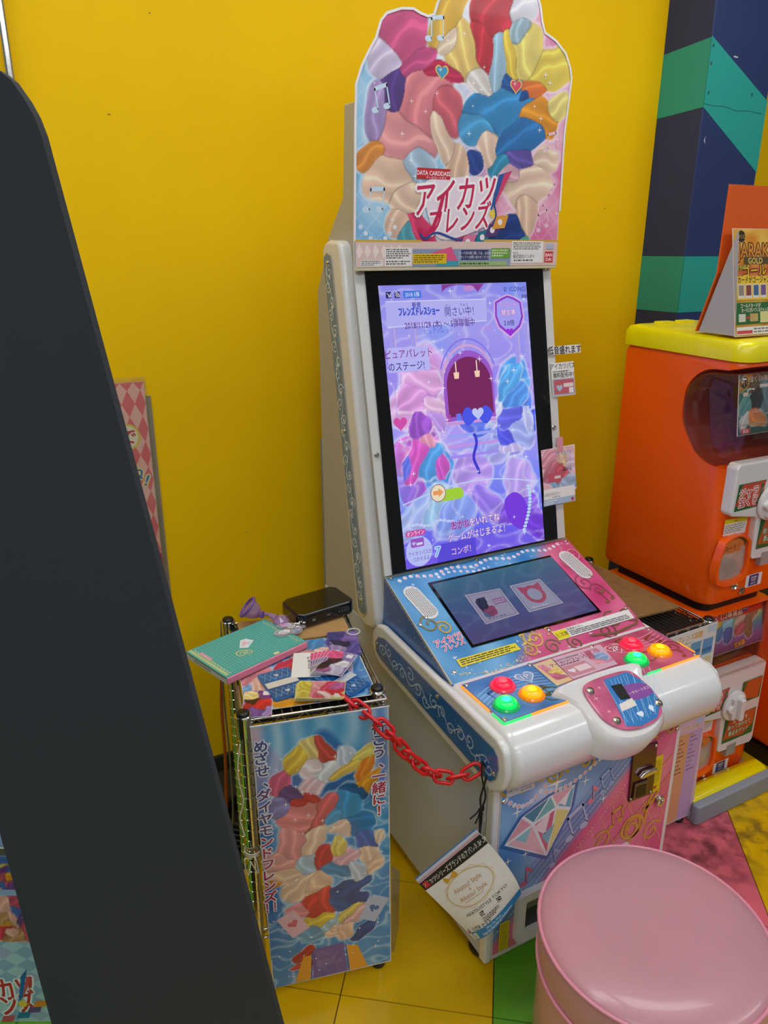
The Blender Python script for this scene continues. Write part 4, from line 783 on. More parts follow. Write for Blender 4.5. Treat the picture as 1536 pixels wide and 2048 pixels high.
def d3(P):
    P.bg(0.474, 0.12, 0.583, 0.235, petals([(0.50, 0.21, 0.03, 'e6a0ac'), (0.54, 0.205, 0.03, 'ecd0a0'), (0.565, 0.19, 0.03, 'd9c4d4'), (0.50, 0.175, 0.03, 'c8788c'), (0.54, 0.17, 0.03, 'd2606e'), (0.56, 0.145, 0.03, 'a8bcd8'), (0.51, 0.14, 0.03, '8fb0cc')], vgrad([(0, 'e8b4bc'), (1, 'e8b4bc')]), 0.008, 20, 3), 0.003)
    P.text('アイカツパス', 0.546, 0.221, 0.010, '4a5a9a', fat=0.03, sx=0.7, outline='f6f0f4', ow=0.05); P.text('キャンペーン', 0.546, 0.207, 0.009, 'd04a6a', fat=0.03, sx=0.7, outline='f6f0f4', ow=0.05)
    P.poly(rounded(0.490, 0.148, 0.535, 0.172, 0.003), 'c85a6a'); P.rect(0.512, 0.156, 0.532, 0.163, 'ead6d6'); P.text('はいふ', 0.556, 0.178, 0.010, '2c2c30', fat=0.02, sx=0.8)
    P.rect(0.4735, 0.105, 0.577, 0.132, 'f0ece8'); P.text('10月27日(土)～', 0.502, 0.117, 0.0075, '33333a', sx=0.85); P.lines(0.50, 0.1065, 0.53, 0.1105, 1, '55555a', 3)
    P.rect(0.472, 0.089, 0.576, 0.105, 'a9c0d8'); P.lines(0.476, 0.091, 0.52, 0.103, 2, 'e6ecf2', 5); P.rect(0.563, 0.092, 0.571, 0.100, 'c8303e')
t = sheet('hanging_leaflet', 'pink campaign leaflet hanging at lower right of the big screen', 'leaflet', F(SCR.p(0, 0, 0.011), SCR.u, SCR.v), [(0.471, 0.088), (0.575, 0.090), (0.587, 0.238), (0.483, 0.235)], 0.0006, d3)
MB().fprism(SCF, [(0.527, 0.222), (0.546, 0.224), (0.548, 0.262), (0.528, 0.262)], 0.0035, 0.0045).build('tape_tab', mat('pink_paper', 'd9929e', 0.5), t).matrix_parent_inverse = t.matrix_world.inverted()

# ================================================================== PINK STOOL
SX, SY, R_ = 0.866, 0.648, 0.194
PV = mat('pink_vinyl', 'c08a93', 0.34, coat=0.25, noise=0.05, nscale=6, bump=0.06, bscale=140)
st = thing('round_stool', 'round pink vinyl stool in front of the game machine', 'stool', (SX, SY, 0))
fz = F((SX, SY, 0), (1,0,0), (0,1,0))
MB().lathe(fz, [(0.182, 0.0), (0.186, 0.01), (0.187, 0.30), (0.187, 0.312)], 64).build('drum', PV, st, 40)
MB().lathe(fz, [(0.187, 0.312), (0.190, 0.325), (0.1925, 0.36), (0.192, 0.392), (0.189, 0.3985), (0.182, 0.4030), (0.168, 0.4075), (0.145, 0.4105), (0.11, 0.4115), (0.06, 0.4105), (0.0, 0.4095)], 64).build('seat_cushion', PV, st, 40)
PIP = mat('pink_piping', 'd98ea0', 0.4)
for r, z in ((0.1925, 0.396), (0.190, 0.313)):
    MB().tube([(SX+r*cos(2*pi*i/64), SY+r*sin(2*pi*i/64), z) for i in range(64)], 0.0034, 8, True).build('piping', PIP, st, 60)
a_ = math.atan2(onz_y, onz_x) if False else math.radians(-101)
MB().tube([(SX+0.1935*cos(a_), SY+0.1935*sin(a_), 0.318+0.074*i/4) for i in range(5)], 0.0012, 6).build('side_seam', mat('dark_pink_thread', '9a5f6c', 0.6), st)
settle(st)

# ================================================================== LEFT WIRE SHELF with poster, chain and clutter
AN = math.radians(-12.8); UU = Vector((cos(AN), sin(AN), 0)); VV = Vector((-sin(AN), cos(AN), 0))
S0 = Vector((0.315, 1.136, 0))
SH_ = F((S0.x, S0.y, 0.694), UU, VV); PO = F((S0.x, S0.y, 0), UU, (0, 0, 1))
ws = thing('wire_shelf', 'small chrome wire shelf left of the game machine', 'shelf', SH_.p(0.135, 0.195, -0.694))
def post_mesh(h):
    pr = [(0.0135, 0.004)]; z = 0.03
    while z < h-0.06: pr += [(0.0125, z), (0.0125, z+0.0215), (0.0115, z+0.0222), (0.0115, z+0.0242)]; z += 0.025
    pr += [(0.0125, z), (0.0125, h-0.045), (0.0155, h-0.044), (0.0160, h-0.002), (0.0145, h)]
    return MB().lathe(F((0,0,0),(1,0,0),(0,1,0)), pr, 16).mesh('post')
def capm(): return MB().lathe(F((0,0,0),(1,0,0),(0,1,0)), [(0.0128, 0), (0.0124, 0.003), (0.0100, 0.0055), (0.005, 0.0065), (0, 0.0068)], 16).mesh('post_cap')
pm = post_mesh(0.705); pm.materials.append(CHROME); pm.shade_smooth(); pm.set_sharp_from_angle(angle=0.6)
cm = capm(); cm.materials.append(BLACKP); cm.shade_smooth(); cm.set_sharp_from_angle(angle=0.8)
fm = MB().lathe(F((0,0,0),(1,0,0),(0,1,0)), [(0.016, 0), (0.017, 0.008), (0.010, 0.012), (0.010, 0.03)], 14).mesh('foot'); fm.materials.append(BLACKP)
def put(me, name, loc, parent, rz=0.0):
    o = bpy.data.objects.new(name, me); C.objects.link(o); o.parent = parent; o.location = loc; o.rotation_euler = (0, 0, rz); return o
for u, v in ((0.0, 0.010), (0.256, 0.028), (0.0, 0.388), (0.268, 0.388)):
    q = SH_.p(u, v, -0.694); put(pm, 'post', (q.x, q.y, 0), ws); put(fm, 'foot', (q.x, q.y, 0), ws); put(cm, 'post_cap', (q.x, q.y, 0.705), ws)
for z in (0.0, -0.5):
    for a, b in (((0, 0.005), (0.268, 0.005)), ((0, 0.388), (0.268, 0.388)), ((0, 0.005), (0, 0.388)), ((0.268, 0.005), (0.268, 0.388))):
        for dz in (0.0, -0.022): MB().tube([SH_.p(*a, z+dz), SH_.p(*b, z+dz)], 0.0028, 8).build('rail', CHROME, ws, 50)
        zz = [SH_.p(a[0]+(b[0]-a[0])*i/12, a[1]+(b[1]-a[1])*i/12, z-(0.0 if i % 2 else 0.022)) for i in range(13)]
        MB().tube(zz, 0.0018, 6).build('zigzag_brace', CHROME, ws)
wm = MB().tube([(0, 0.005, 0), (0, 0.388, 0)], 0.0016, 6).mesh('wire'); wm.materials.append(DCHROME)
for z in (0.694, 0.194):
    for i in range(1, 15):
        q = SH_.p(0.268*i/15, 0, 0); put(wm, 'wire', (q.x, q.y, z), ws, AN)
MB().fprism(SH_, [(0.008, 0.008), (0.26, 0.008), (0.26, 0.383), (0.008, 0.383)], -0.012, -0.008).build('under_sheet', mat('black_sheet', '1a1918', 0.6), ws)
settle(ws)

# poster board hung on the shelf front
pb = thing('poster_board', 'tall blue poster board hung on the front of the wire shelf', 'poster', PO.p(0.14, -0.012, 0.05))
PBF = F(PO.p(0, 0, 0.016), UU, (0, 0, 1))
MB().fprism(PBF, [(0.020, 0.052), (0.274, 0.049), (0.267, 0.691), (0.010, 0.692)], -0.003, 0.0).build('board', mat('white_board', 'd9d9d6', 0.5), pb)
P = Print(PBF, 0.0004)
wf = water('1a74c0', 'd6eefa', 16, 3)
def post_bg(U, V):
    c = wf(U, V); navy = mix(hx('1c4a96'), hx('3a78c4'), 0.5+0.6*hnoise(U, V, 10, 2)); c = mix(c, navy, (V-0.47)/0.06)
    fold = 0.5+0.5*np.sin((U*140)+12*np.abs(V-0.66)+2*hnoise(U, V, 8, 6)); cur = mix(hx('7f9cd6'), hx('c9d2f0'), fold)
    edge = np.minimum(U-0.01, 0.27-U); c = mix(c, cur, np.clip((0.055+0.03*(V-0.5)/0.18-edge)*40, 0, 1)*np.clip((V-0.44)*14, 0, 1)*0.85)
    top = np.clip((V-(0.625+0.03*np.cos((U-0.14)*52)))*60, 0, 1); c = mix(c, mix(hx('5fb0e0'), hx('a9daf2'), fold), top*0.8)
    return mix(c, hx('e8a9be'), np.clip((0.03-(U-0.008))*60, 0, 1)*np.clip((V-0.55)*10, 0, 1)*0.6)
pseed = [(0.10, 0.475, 0.045, 'e88890'), (0.075, 0.42, 0.04, 'ee9aa0'), (0.13, 0.47, 0.035, 'd9606c'), (0.055, 0.38, 0.03, 'f0a8a6'), (0.113, 0.42, 0.035, 'f4d2b8'), (0.185, 0.48, 0.04, '3f95d0'), (0.205, 0.44, 0.035, '2f7cc0'), (0.155, 0.46, 0.025, '4aa4dc'), (0.175, 0.43, 0.03, 'f4d4be'), (0.22, 0.40, 0.03, '4a6cc0'),
         (0.095, 0.512, 0.018, 'c82440'), (0.12, 0.515, 0.018, 'cc2a48'), (0.195, 0.52, 0.018, '1f4f98'), (0.215, 0.515, 0.018, '1f4a90'),
         (0.115, 0.625, 0.028, 'f0d284'), (0.085, 0.60, 0.03, 'f2c650'), (0.12, 0.585, 0.03, 'f4dce0'), (0.14, 0.62, 0.025, 'd04048'), (0.145, 0.57, 0.03, 'e8eaf0'), (0.125, 0.545, 0.03, 'f0c8d4'), (0.175, 0.60, 0.022, 'cfd8ec'), (0.205, 0.595, 0.022, 'f4e07a'), (0.18, 0.57, 0.025, 'f2c860'), (0.215, 0.56, 0.026, 'f0862e'), (0.225, 0.53, 0.028, 'f2a430'), (0.055, 0.555, 0.028, 'd8588a'), (0.075, 0.53, 0.028, '5a3a8a'), (0.06, 0.505, 0.028, '8a84c8'),
         (0.055, 0.345, 0.035, 'f2cdb0'), (0.085, 0.31, 0.035, 'f3d0b4'), (0.12, 0.30, 0.03, 'f0c8a8'), (0.035, 0.33, 0.02, 'f09a44'), (0.10, 0.36, 0.03, 'b4cfe4'), (0.13, 0.36, 0.028, 'c83048'), (0.15, 0.33, 0.028, '3f8cc4'), (0.18, 0.36, 0.028, 'e8b4c4'), (0.165, 0.38, 0.02, 'e8d070'), (0.225, 0.36, 0.03, 'f3d2b8'), (0.245, 0.395, 0.018, 'f4d6be'), (0.235, 0.325, 0.025, 'f0ccb0'), (0.20, 0.32, 0.025, 'c8d4e8'),
         (0.11, 0.25, 0.035, 'd8303c'), (0.085, 0.245, 0.03, 'e8909c'), (0.135, 0.255, 0.03, 'e04048'), (0.11, 0.205, 0.03, 'e8cc50'), (0.10, 0.185, 0.028, '6aa6cc'), (0.13, 0.19, 0.025, 'a8cce0'), (0.185, 0.275, 0.035, '1f4f98'), (0.165, 0.245, 0.03, '2558a0'), (0.205, 0.245, 0.03, '1f4a90'), (0.19, 0.215, 0.03, 'e8d470'), (0.20, 0.20, 0.028, 'eab8b8'), (0.155, 0.17, 0.025, 'f0ccb2'), (0.175, 0.165, 0.022, 'eec4aa'), (0.085, 0.13, 0.022, 'b82a34'), (0.215, 0.155, 0.022, '1f4a90'), (0.085, 0.095, 0.018, 'c8403a')]
P.bg(0.0105, 0.053, 0.2715, 0.690, petals(pseed, post_bg, 0.009, 13, 5, 13), 0.0022, lambda U, V: (U > 0.0115+0.009*(0.68-V)/0.63) & (U < 0.266+0.007*(0.68-V)/0.63))
P.poly([(0.104, 0.054), (0.178, 0.053), (0.170, 0.135), (0.107, 0.135)], '6f58a0'); P.poly([(0.066, 0.055), (0.098, 0.054), (0.102, 0.12), (0.085, 0.12)], 'eba52c'); P.poly([(0.184, 0.053), (0.222, 0.052), (0.20, 0.12), (0.177, 0.125)], 'eba52c')
P.stroke([(0.100, 0.054), (0.105, 0.13)], 0.0022, '4a3a86'); P.stroke([(0.181, 0.053), (0.1745, 0.13)], 0.0022, '4a3a86')
P.bg(0.112, 0.06, 0.168, 0.125, water('64549c', '9a84bc', 24, 8), 0.004)
for x, y, r, c in ((0.068, 0.215, 0.5, 'e9c0cc'), (0.236, 0.21, -0.5, 'b9c4e0')): P.poly([(x+a*cos(r)-b*sin(r), y+a*sin(r)+b*cos(r)) for a, b in ((-0.02, -0.032), (0.02, -0.032), (0.02, 0.032), (-0.02, 0.032))], c); P.heart(x, y, 0.011, 'd2607e' if r > 0 else '4a6cae', r)
rr = random.Random(12)
for i in range(50): P.star(rr.uniform(0.02, 0.262), rr.uniform(0.07, 0.66), rr.uniform(0.003, 0.007))
for i in range(16): P.poly(circle(rr.uniform(0.03, 0.26), rr.uniform(0.06, 0.22), 0.002, 6), 'e4f4fc', False)
P.n += 3e-5
cols = ['2f4f96']*4+['5a3f8c']*4+['b02a5c']*8
for i, ch in enumerate('めざせ、ダイヤモンドフレンズ!!'[:15]):
    P.text('！！' if i == 14 else ('︑' if ch == '、' and False else ch), (0.026 if ch != '、' else 0.031)-0.0+0.004*0, (0.650-0.0268*i)+(0.004 if ch == '、' else 0), 0.0210, cols[i], fat=0.05, outline='eef3fa', ow=0.08, rot=-pi/2 if ch == 'ー' else 0, sx=0.55 if i == 14 else 1.0)
cols2 = ['2f4f96', '44489a', '6a3f8c', '8a3878', 'a8306a', 'b82a5c', 'c02450', 'c02450']
for i, ch in enumerate('行こう、一緒に！'):
    P.text(ch, 0.246 if ch != '、' else 0.251, 0.652-0.0272*i+(0.004 if ch == '、' else 0), 0.0215, cols2[i], fat=0.05, outline='eef3fa', ow=0.08)
P.text('い', 0.2585, 0.655, 0.006, '2f4f96', outline='eef3fa', ow=0.05); 
for i, ch in enumerate('いっしょ'): P.text(ch, 0.2605, 0.553-0.0085*i, 0.006, 'b02a5c', outline='eef3fa', ow=0.05)
P.build('poster_print', pb, mat_print('laminated_print', 0.2, 0.5))
MB().tube([PBF.p(0.009, 0.693, 0.0), PBF.p(0.268, 0.692, 0.0)], 0.0016, 6).build('clear_edge', mat('clear_film_edge', 'c9d3dc', 0.15), pb)
settle(pb)

# items on the shelf; SHI(u, v, z) is a point on the shelf top
TOP = 0.003
def flat(u, v, z, ang): # frame lying on the shelf, turned by ang inside the shelf plane
    a = AN+ang; return F(SH_.p(u, v, z), (cos(a), sin(a), 0), (-sin(a), cos(a), 0))
ps = thing('poster_sheet', 'glossy blue poster sheet lying under the cards on the shelf', 'poster', SH_.p(0.13, 0.135, TOP))
MB().fprism(SH_, [(0.006, 0.022), (0.255, 0.020), (0.257, 0.262), (0.006, 0.262)], TOP, TOP+0.001).build('sheet', mat('white_board', 'd9d9d6', 0.5), ps)
P = Print(SH_, TOP+0.0012)
wb = water('1f62a8', 'a9d0ee', 18, 9)
P.bg(0.007, 0.022, 0.254, 0.261, petals([(0.17, 0.245, 0.03, '4a8cc8'), (0.19, 0.205, 0.028, 'e8c4b8'), (0.15, 0.20, 0.03, 'e0a0a0'), (0.05, 0.11, 0.035, 'e0b0a0'), (0.03, 0.15, 0.03, 'd88a90'), (0.10, 0.16, 0.025, 'c83848'), (0.08, 0.035, 0.022, 'e8a028'), (0.11, 0.03, 0.022, 'e8a028'), (0.16, 0.03, 0.02, 'e8a028'), (0.215, 0.235, 0.025, '6a5ab0')], wb, 0.008, 14, 2), 0.004)
P.poly([(0.205, 0.15), (0.235, 0.14), (0.225, 0.10)], 'c0c8dc'); P.poly([(0.209, 0.145), (0.23, 0.138), (0.223, 0.11)], 'd6a8b8')
P.build('sheet_print', ps, mat_print('laminated_print', 0.2, 0.5)); settle(ps)
cb = MB().fprism(SH_, [(0.02, 0.266), (0.258, 0.266), (0.256, 0.380), (0.02, 0.378)], TOP, TOP+0.004).build('cardboard_sheet', mat('tan_cardboard', 'b28a55', 0.8, noise=0.12, nscale=30)); tag(cb, 'tan cardboard sheet at the back of the left shelf', 'cardboard')
# turquoise binder
BK = flat(-0.019, 0.119, 0.008, math.radians(30.7))
bk = thing('ring_binder', 'turquoise checked album with pink spine on the left shelf', 'album', BK.p(0.1, 0.07, 0))
MB().fprism(BK, [(0, 0), (0.202, 0), (0.202, 0.004), (0, 0.004)], 0.0, 0.014).build('spine', mat('pink_board', 'e889a4', 0.4), bk, bevel=0.0015)
MB().fprism(BK, [(0, 0.003), (0.202, 0.003), (0.202, 0.148), (0, 0.148)], 0.012, 0.0145).build('front_cover', mat('teal_board', '4aa49c', 0.4), bk, bevel=0.0006)
MB().fprism(BK, [(0, 0.003), (0.202, 0.003), (0.202, 0.148), (0, 0.148)], 0.0, 0.002).build('back_cover', mat('teal_board', '4aa49c', 0.4), bk)
MB().fprism(BK, [(0.004, 0.004), (0.198, 0.004), (0.198, 0.143), (0.004, 0.143)], 0.002, 0.012).build('page_block', mat('paper_white', 'd6d8d4', 0.7), bk)
P = Print(F(BK.p(0, 0, 0.0145), BK.u, BK.v), 0.0003)
def chk(U, V): return mix(hx('3f9c96'), hx('67b8ae'), 0.5+0.28*(np.sign(np.sin(U*900))+np.sign(np.sin(V*900))))
P.bg(0.001, 0.006, 0.201, 0.147, chk, 0.0018)
P.poly([(0.004, 0.01), (0.011, 0.01), (0.011, 0.145), (0.004, 0.145)], 'b8c98a'); P.stroke([(0.0145+0.002*sin(i*1.6), 0.012+0.0026*i) for i in range(50)], 0.0018, 'd8cf9a'); P.stroke([(0.190+0.002*sin(i*1.6), 0.012+0.0026*i) for i in range(50)], 0.002, 'c9c08a')
for i in range(5): P.heart(0.017, 0.085+0.008*i, 0.005, 'e6a0b4')
P.poly([(0.085, 0.08), (0.105, 0.105), (0.118, 0.103), (0.125, 0.085), (0.098, 0.068)], 'dfe6ee'); P.poly([(0.092, 0.082), (0.106, 0.098), (0.112, 0.085)], 'e9b4c8'); P.poly([(0.112, 0.088), (0.12, 0.086), (0.104, 0.074)], 'b4d4e4')
P.curl(0.075, 0.058, 0.014, 0.0026, 'd8c880', 1.5); P.curl(0.088, 0.052, 0.010, 0.002, 'd8c880', 1.3, 2, -1)
P.poly([(0.120, 0.004), (0.132, 0.004), (0.132, 0.012), (0.120, 0.012)], 'e6dca0')
P.build('cover_print', bk, PAPER)
P = Print(F(BK.p(0, 0.148, 0), -BK.v, (0, 0, 1)), 0.0003)
P.fr = F(BK.p(0, 0.148, 0.0), -Vector(BK.v), (0, 0, 1)); P.rect(0.003, 0.0005, 0.146, 0.0115, 'c4cfca'); P.text('AIKATSU FRIENDS!', 0.06, 0.006, 0.005, '3a4a48', sx=1.1, fat=0.02)
P.build('edge_title', bk, PAPER); settle(bk)
# set-top box
RB = flat(0.150, 0.300, 0.009, math.radians(20))
rt_ = thing('media_box', 'black glossy set-top box at the back of the left shelf', 'electronic box', RB.p(0.07, 0.05, 0))
MB().fprism(RB, [(0.0, 0.012), (0.016, 0), (0.135, 0.0), (0.148, 0.010), (0.150, 0.085), (0.138, 0.1), (0.02, 0.1), (0.004, 0.09)], 0.0, 0.034).build('case', mat('piano_black', '0a0a0b', 0.12, coat=0.6), rt_, bevel=0.006)
MB().fprism(RB, [(0.02, -0.0012), (0.13, -0.0012), (0.13, 0.001), (0.02, 0.001)], 0.008, 0.026).build('front_strip', mat('dark_window', '1a1a1e', 0.1), rt_)
P = Print(F(RB.p(0, -0.0012, 0), RB.u, (0, 0, 1)), 0.0003)
P.rect(0.032, 0.014, 0.040, 0.0155, 'b9bcc2'); P.rect(0.032, 0.0175, 0.040, 0.019, '9a9ca2'); P.text('REC', 0.075, 0.018, 0.004, 'a6a8ae')
for i in range(3): P.rect(0.10+i*0.008, 0.016, 0.104+i*0.008, 0.018, '7a7c82')
P.build('front_marks', rt_, PAPER); settle(rt_)
# cards and packs
def card(label, u, v, z, ang, w, h, seeds, back, m=PRINT, thick=0.0008, text=None, group='collectible cards on the left shelf', tilt=0.0, name='game_card', cat='card', qr=None, edge='d6d2da', extra=None, n=8):
    fr = flat(u, v, z, math.radians(ang))
    if tilt: fr = F(fr.o, fr.u, fr.v*cos(tilt)+fr.n*sin(tilt))
    t = thing(name, label, cat, fr.o, group)
    MB().fprism(fr, rounded(-w/2, -h/2, w/2, h/2, 0.003, 3), 0, thick).build('stock', mat('stock_'+edge, edge, 0.4), t)
    P = Print(fr, thick+0.0003)
    if seeds: P.bg(-w/2+0.001, -h/2+0.001, w/2-0.001, h/2-0.001, petals([(a*w, b*h, r*max(w, h), c) for a, b, r, c in seeds], vgrad([(-h/2, back), (h/2, back)]), 0.006, 26, 4, 9), 0.0022)
    if extra: extra(P)
    if qr: P.rect(qr[0], qr[1], qr[0]+0.013, qr[1]+0.013, 'e6e6e8')
    if P.v: P.build('card_print', t, m)
    settle(t); return t
card('red and purple card at the front left corner of the left shelf', 0.030, 0.045, 0.005, -9, 0.055, 0.088, [(-0.25, 0.3, 0.2, 'e6d28a'), (0.2, 0.3, 0.2, '7a3a86'), (-0.1, 0.1, 0.22, '3a1420'), (0.15, -0.05, 0.3, 'c82030'), (-0.3, -0.05, 0.2, 'b01a2c'), (0, -0.35, 0.3, '6a4a96'), (0.3, -0.3, 0.2, '9a86c8')], '8a3a86', qr=(0.009, 0.026))
def packx(P):
    for b in (-0.03, 0.03):
        for k in range(5): P.stroke([(-0.03+k*0.012, b-0.014), (-0.024+k*0.012, b), (-0.03+k*0.012, b+0.014)], 0.0008, '9ccbf0'); P.stroke([(-0.018+k*0.012, b-0.014), (-0.024+k*0.012, b), (-0.018+k*0.012, b+0.014)], 0.0008, '9ccbf0')
        P.heart(0.0, b, 0.005, 'd6ecfb')
    P.rect(-0.032, -0.010, 0.032, 0.010, 'e9eef2')
def bluebg(u): return [(0, 0.3, 0.5, '1f72c4'), (0, -0.3, 0.5, '1a68b8')]
card('blue foil pack with a white band beside the turquoise album', 0.083, 0.097, 0.006, 14, 0.066, 0.100, bluebg(0), '1f6cc0', FOIL, 0.004, name='card_pack', cat='card pack', group=None, extra=packx, edge='2a76c2')
card('blue foil pack tucked under the fanned cards', 0.198, 0.075, 0.006, 35, 0.060, 0.098, bluebg(0), '1f6cc0', FOIL, 0.004, name='card_pack', cat='card pack', group=None, extra=packx, edge='2a76c2')
card('purple foil pack near the back right of the left shelf', 0.232, 0.218, 0.006, -6, 0.064, 0.098, [(-0.2, 0.3, 0.3, '4a4a9a'), (0.2, 0.2, 0.3, '8a6ac0'), (0, -0.05, 0.3, '2a2a5a'), (0.2, -0.3, 0.3, '6a5ab0'), (-0.2, -0.3, 0.3, 'b09ad8')], '5a4a9a', FOIL, 0.006, name='card_pack', cat='card pack', group=None, qr=(-0.026, -0.044), edge='6a5aa8')
def hw(P): P.text('じゅんび', 0.008, 0.005, 0.011, '1a1a1e', rot=-pi/2+0.1, fat=0.02, sx=0.85)
card('white card with black handwriting beside the fanned cards', 0.140, 0.147, 0.012, -12, 0.058, 0.090, None, 'e6e6e4', extra=hw, edge='e4e4e0', name='memo_card', group=None, tilt=0.03)
for i in range(6):
    card('pink haired artwork card fanned on top of the small stack' if False else ('topmost purple and pink card of the fanned stack' if i == 5 else ['first card of the fanned stack, beside the white handwritten card', 'second card of the fanned stack from the left', 'third card of the fanned stack from the left', 'fourth card of the fanned stack from the left', 'card directly under the topmost purple and pink card'][i]), 0.176+0.004*i, 0.140-0.0035*i, 0.013+0.0018*i, -10-5*i, 0.060, 0.088,
         [(-0.15, 0.3, 0.25, 'e0568a'), (0.2, 0.3, 0.22, '8a7cb4'), (0, 0.1, 0.25, '4a2436'), (0.2, 0.0, 0.2, 'd8d4e0'), (-0.2, -0.1, 0.25, '2c1c2c'), (0.1, -0.25, 0.25, 'c4bcd4'), (-0.2, -0.38, 0.2, '9a5a8a')], '7a6a9a', group=None if i == 5 else 'cards in the fanned stack', qr=(0.010, 0.024) if i == 5 else None)
for i in range(3):
    card('gold and pink holographic card overhanging the shelf front' if i == 2 else ['lowest holographic card under the gold and pink card', 'middle holographic card directly under the gold and pink card'][i], 0.146+0.002*i, 0.044-0.002*i, 0.012+0.003*i, -12-2*i, 0.090, 0.060,
         [(-0.35, 0.2, 0.2, 'd8d05a'), (-0.35, -0.2, 0.2, 'e0d468'), (-0.1, 0.25, 0.2, 'f0a6be'), (-0.12, -0.05, 0.18, 'e88aa8'), (0.15, 0.2, 0.2, 'e04a7a'), (0.1, -0.2, 0.18, 'f6d8e0'), (0.32, 0.2, 0.2, 'c86ab0'), (0.32, -0.1, 0.18, 'd8304a'), (0.0, -0.35, 0.15, 'd05a78')], 'e0c862', FOIL, group=None if i == 2 else 'cards under the gold card', qr=(0.026, -0.026) if i == 2 else None, edge='e0d8a0')
# lavender goblet toy and acrylic charms
LAV = mat_clear('clear_lavender', 'dcc0ee', 0.9, 0.08, 0.28); DLAV = mat('deep_lavender', '6a4a9a', 0.25, coat=0.5)
go = thing('toy_wand', 'clear lavender toy wand with round head lying on the left shelf', 'toy', SH_.p(0.08, 0.35, 0.02))
hd = F(SH_.p(0.050, 0.368, 0.042), (0.62, -0.45, 0.64), (0.3, 0.86, 0.3))
ax_ = (UU*-0.72+VV*0.1+Vector((0, 0, 0.62))).normalized(); sd_ = ax_.cross(Vector((0, 0, 1))).normalized(); hd = F(hd.o, sd_, ax_.cross(sd_))
MB().lathe(hd, [(0.0, -0.026), (0.010, -0.024), (0.018, -0.012), (0.022, 0.0), (0.0245, 0.007)], 24).build('cup', LAV, go, 50)
MB().tube([hd.p(0.0245*cos(2*pi*i/28), 0.0245*sin(2*pi*i/28), 0.008) for i in range(28)], 0.0032, 8, True).build('rim', DLAV, go, 60)
p0 = hd.p(0, 0, -0.024)
MB().tube([p0, SH_.p(0.088, 0.345, 0.035), SH_.p(0.103, 0.332, 0.030)], [0.006, 0.0045, 0.009], 10).build('handle', LAV, go, 50)
MB().tube([SH_.p(0.072, 0.350, 0.034), SH_.p(0.076, 0.347, 0.034)], 0.008, 12).build('collar', DLAV, go, 50)
MB().lathe(F(SH_.p(0.112, 0.322, 0.024), (1, 0, 0.3), (0, 1, 0.2)), [(0, -0.016), (0.014, -0.010), (0.019, 0.0), (0.014, 0.010), (0, 0.016)], 10).build('gem', LAV, go, 10)
settle(go)
def charm(label, u, v, z, ang, shape, colr, prn):
    fr = flat(u, v, z, math.radians(ang)); t = thing('acrylic_charm', label, 'keyring', fr.o)
    MB().fprism(fr, shape, 0, 0.003).build('acrylic', mat_clear('clear_acrylic', 'f0eef4', 1.0, 0.05, 0.25), t)
    P = Print(fr, 0.0034); P.bg(-0.018, -0.014, 0.018, 0.014, petals([(-0.006, 0.004, 0.009, prn[0]), (0.007, 0.003, 0.009, prn[1]), (0, -0.006, 0.008, prn[2])], vgrad([(0, colr), (1, colr)]), 0.003, 50), 0.0015, lambda U, V: U*U/0.0002+V*V/0.00012 < 1); P.build('charm_print', t)
    q = fr.p(0.018, 0.012, 0.002)
    for i in range(5): MB().tube([q+Vector((0.006*i+0.003*cos(2*pi*k/10), 0.004*i*(-1)**i*0.4+0.003*sin(2*pi*k/10), 0.001*sin(4*pi*k/10))) for k in range(10)], 0.0008, 5, True).build('chain_ring', CHROME, t)
    settle(t)
blob_ = [(x*0.022, y*0.017) for x, y in spline([(1, 0.1), (0.6, 0.8), (0, 0.6), (-0.5, 1.0), (-1, 0.4), (-0.8, -0.5), (-0.2, -0.9), (0.3, -0.6), (0.8, -0.9)], 4)]
charm('white and silver acrylic charm lying on the turquoise album', 0.112, 0.268, 0.024, 20, blob_, 'e6e4ea', ('d8d4e0', 'f2eef4', 'c9c4d6'))
charm('pink and lavender acrylic charm beside the toy wand', 0.120, 0.300, 0.024, -30, blob_, 'e6c8dc', ('e09ac0', 'b8c4e8', 'c8a0d8'))
charm('pale blue acrylic charm in front of the set-top box', 0.142, 0.292, 0.016, 60, blob_, 'd0dcf0', ('a8c4e8', 'e8d0e4', 'c0b0dc'))
br = MB().tube([SH_.p(0.262+0.014*cos(2*pi*i/24), 0.258+0.014*sin(2*pi*i/24), 0.012) for i in range(24)], 0.0022, 8, True).build('cable_ring', mat('clear_white_ring', 'b9bcbc', 0.2), None, 60); tag(br, 'pale plastic ring hooked at right edge of the left shelf', 'ring')
ad = MB(); ad.fprism(PO.__class__(SH_.p(0.012, 0.372, 0.0), UU, (0, 0, 1)), [(0.008, -0.03), (0.034, -0.03), (0.036, 0.004), (0.008, 0.004)], 0, 0.001)
pl = thing('label_card', 'small blue and pink label card at the back rail of the left shelf', 'card', SH_.p(0.03, 0.37, 0.0))
ad.build('stock', mat('stock_blue', '9fb6d8', 0.4), pl)
P = Print(F(SH_.p(0.012, 0.372, 0.0), UU, (0, 0, 1)), 0.0014); P.rect(0.009, -0.029, 0.034, -0.012, 'd8808c'); P.rect(0.009, -0.012, 0.035, 0.003, '86a8d8'); P.curl(0.022, -0.004, 0.007, 0.0016, '2a3f6a'); P.curl(0.022, -0.02, 0.006, 0.0014, '2a3f6a', 1.4, 2); P.build('label_print', pl); settle(pl)

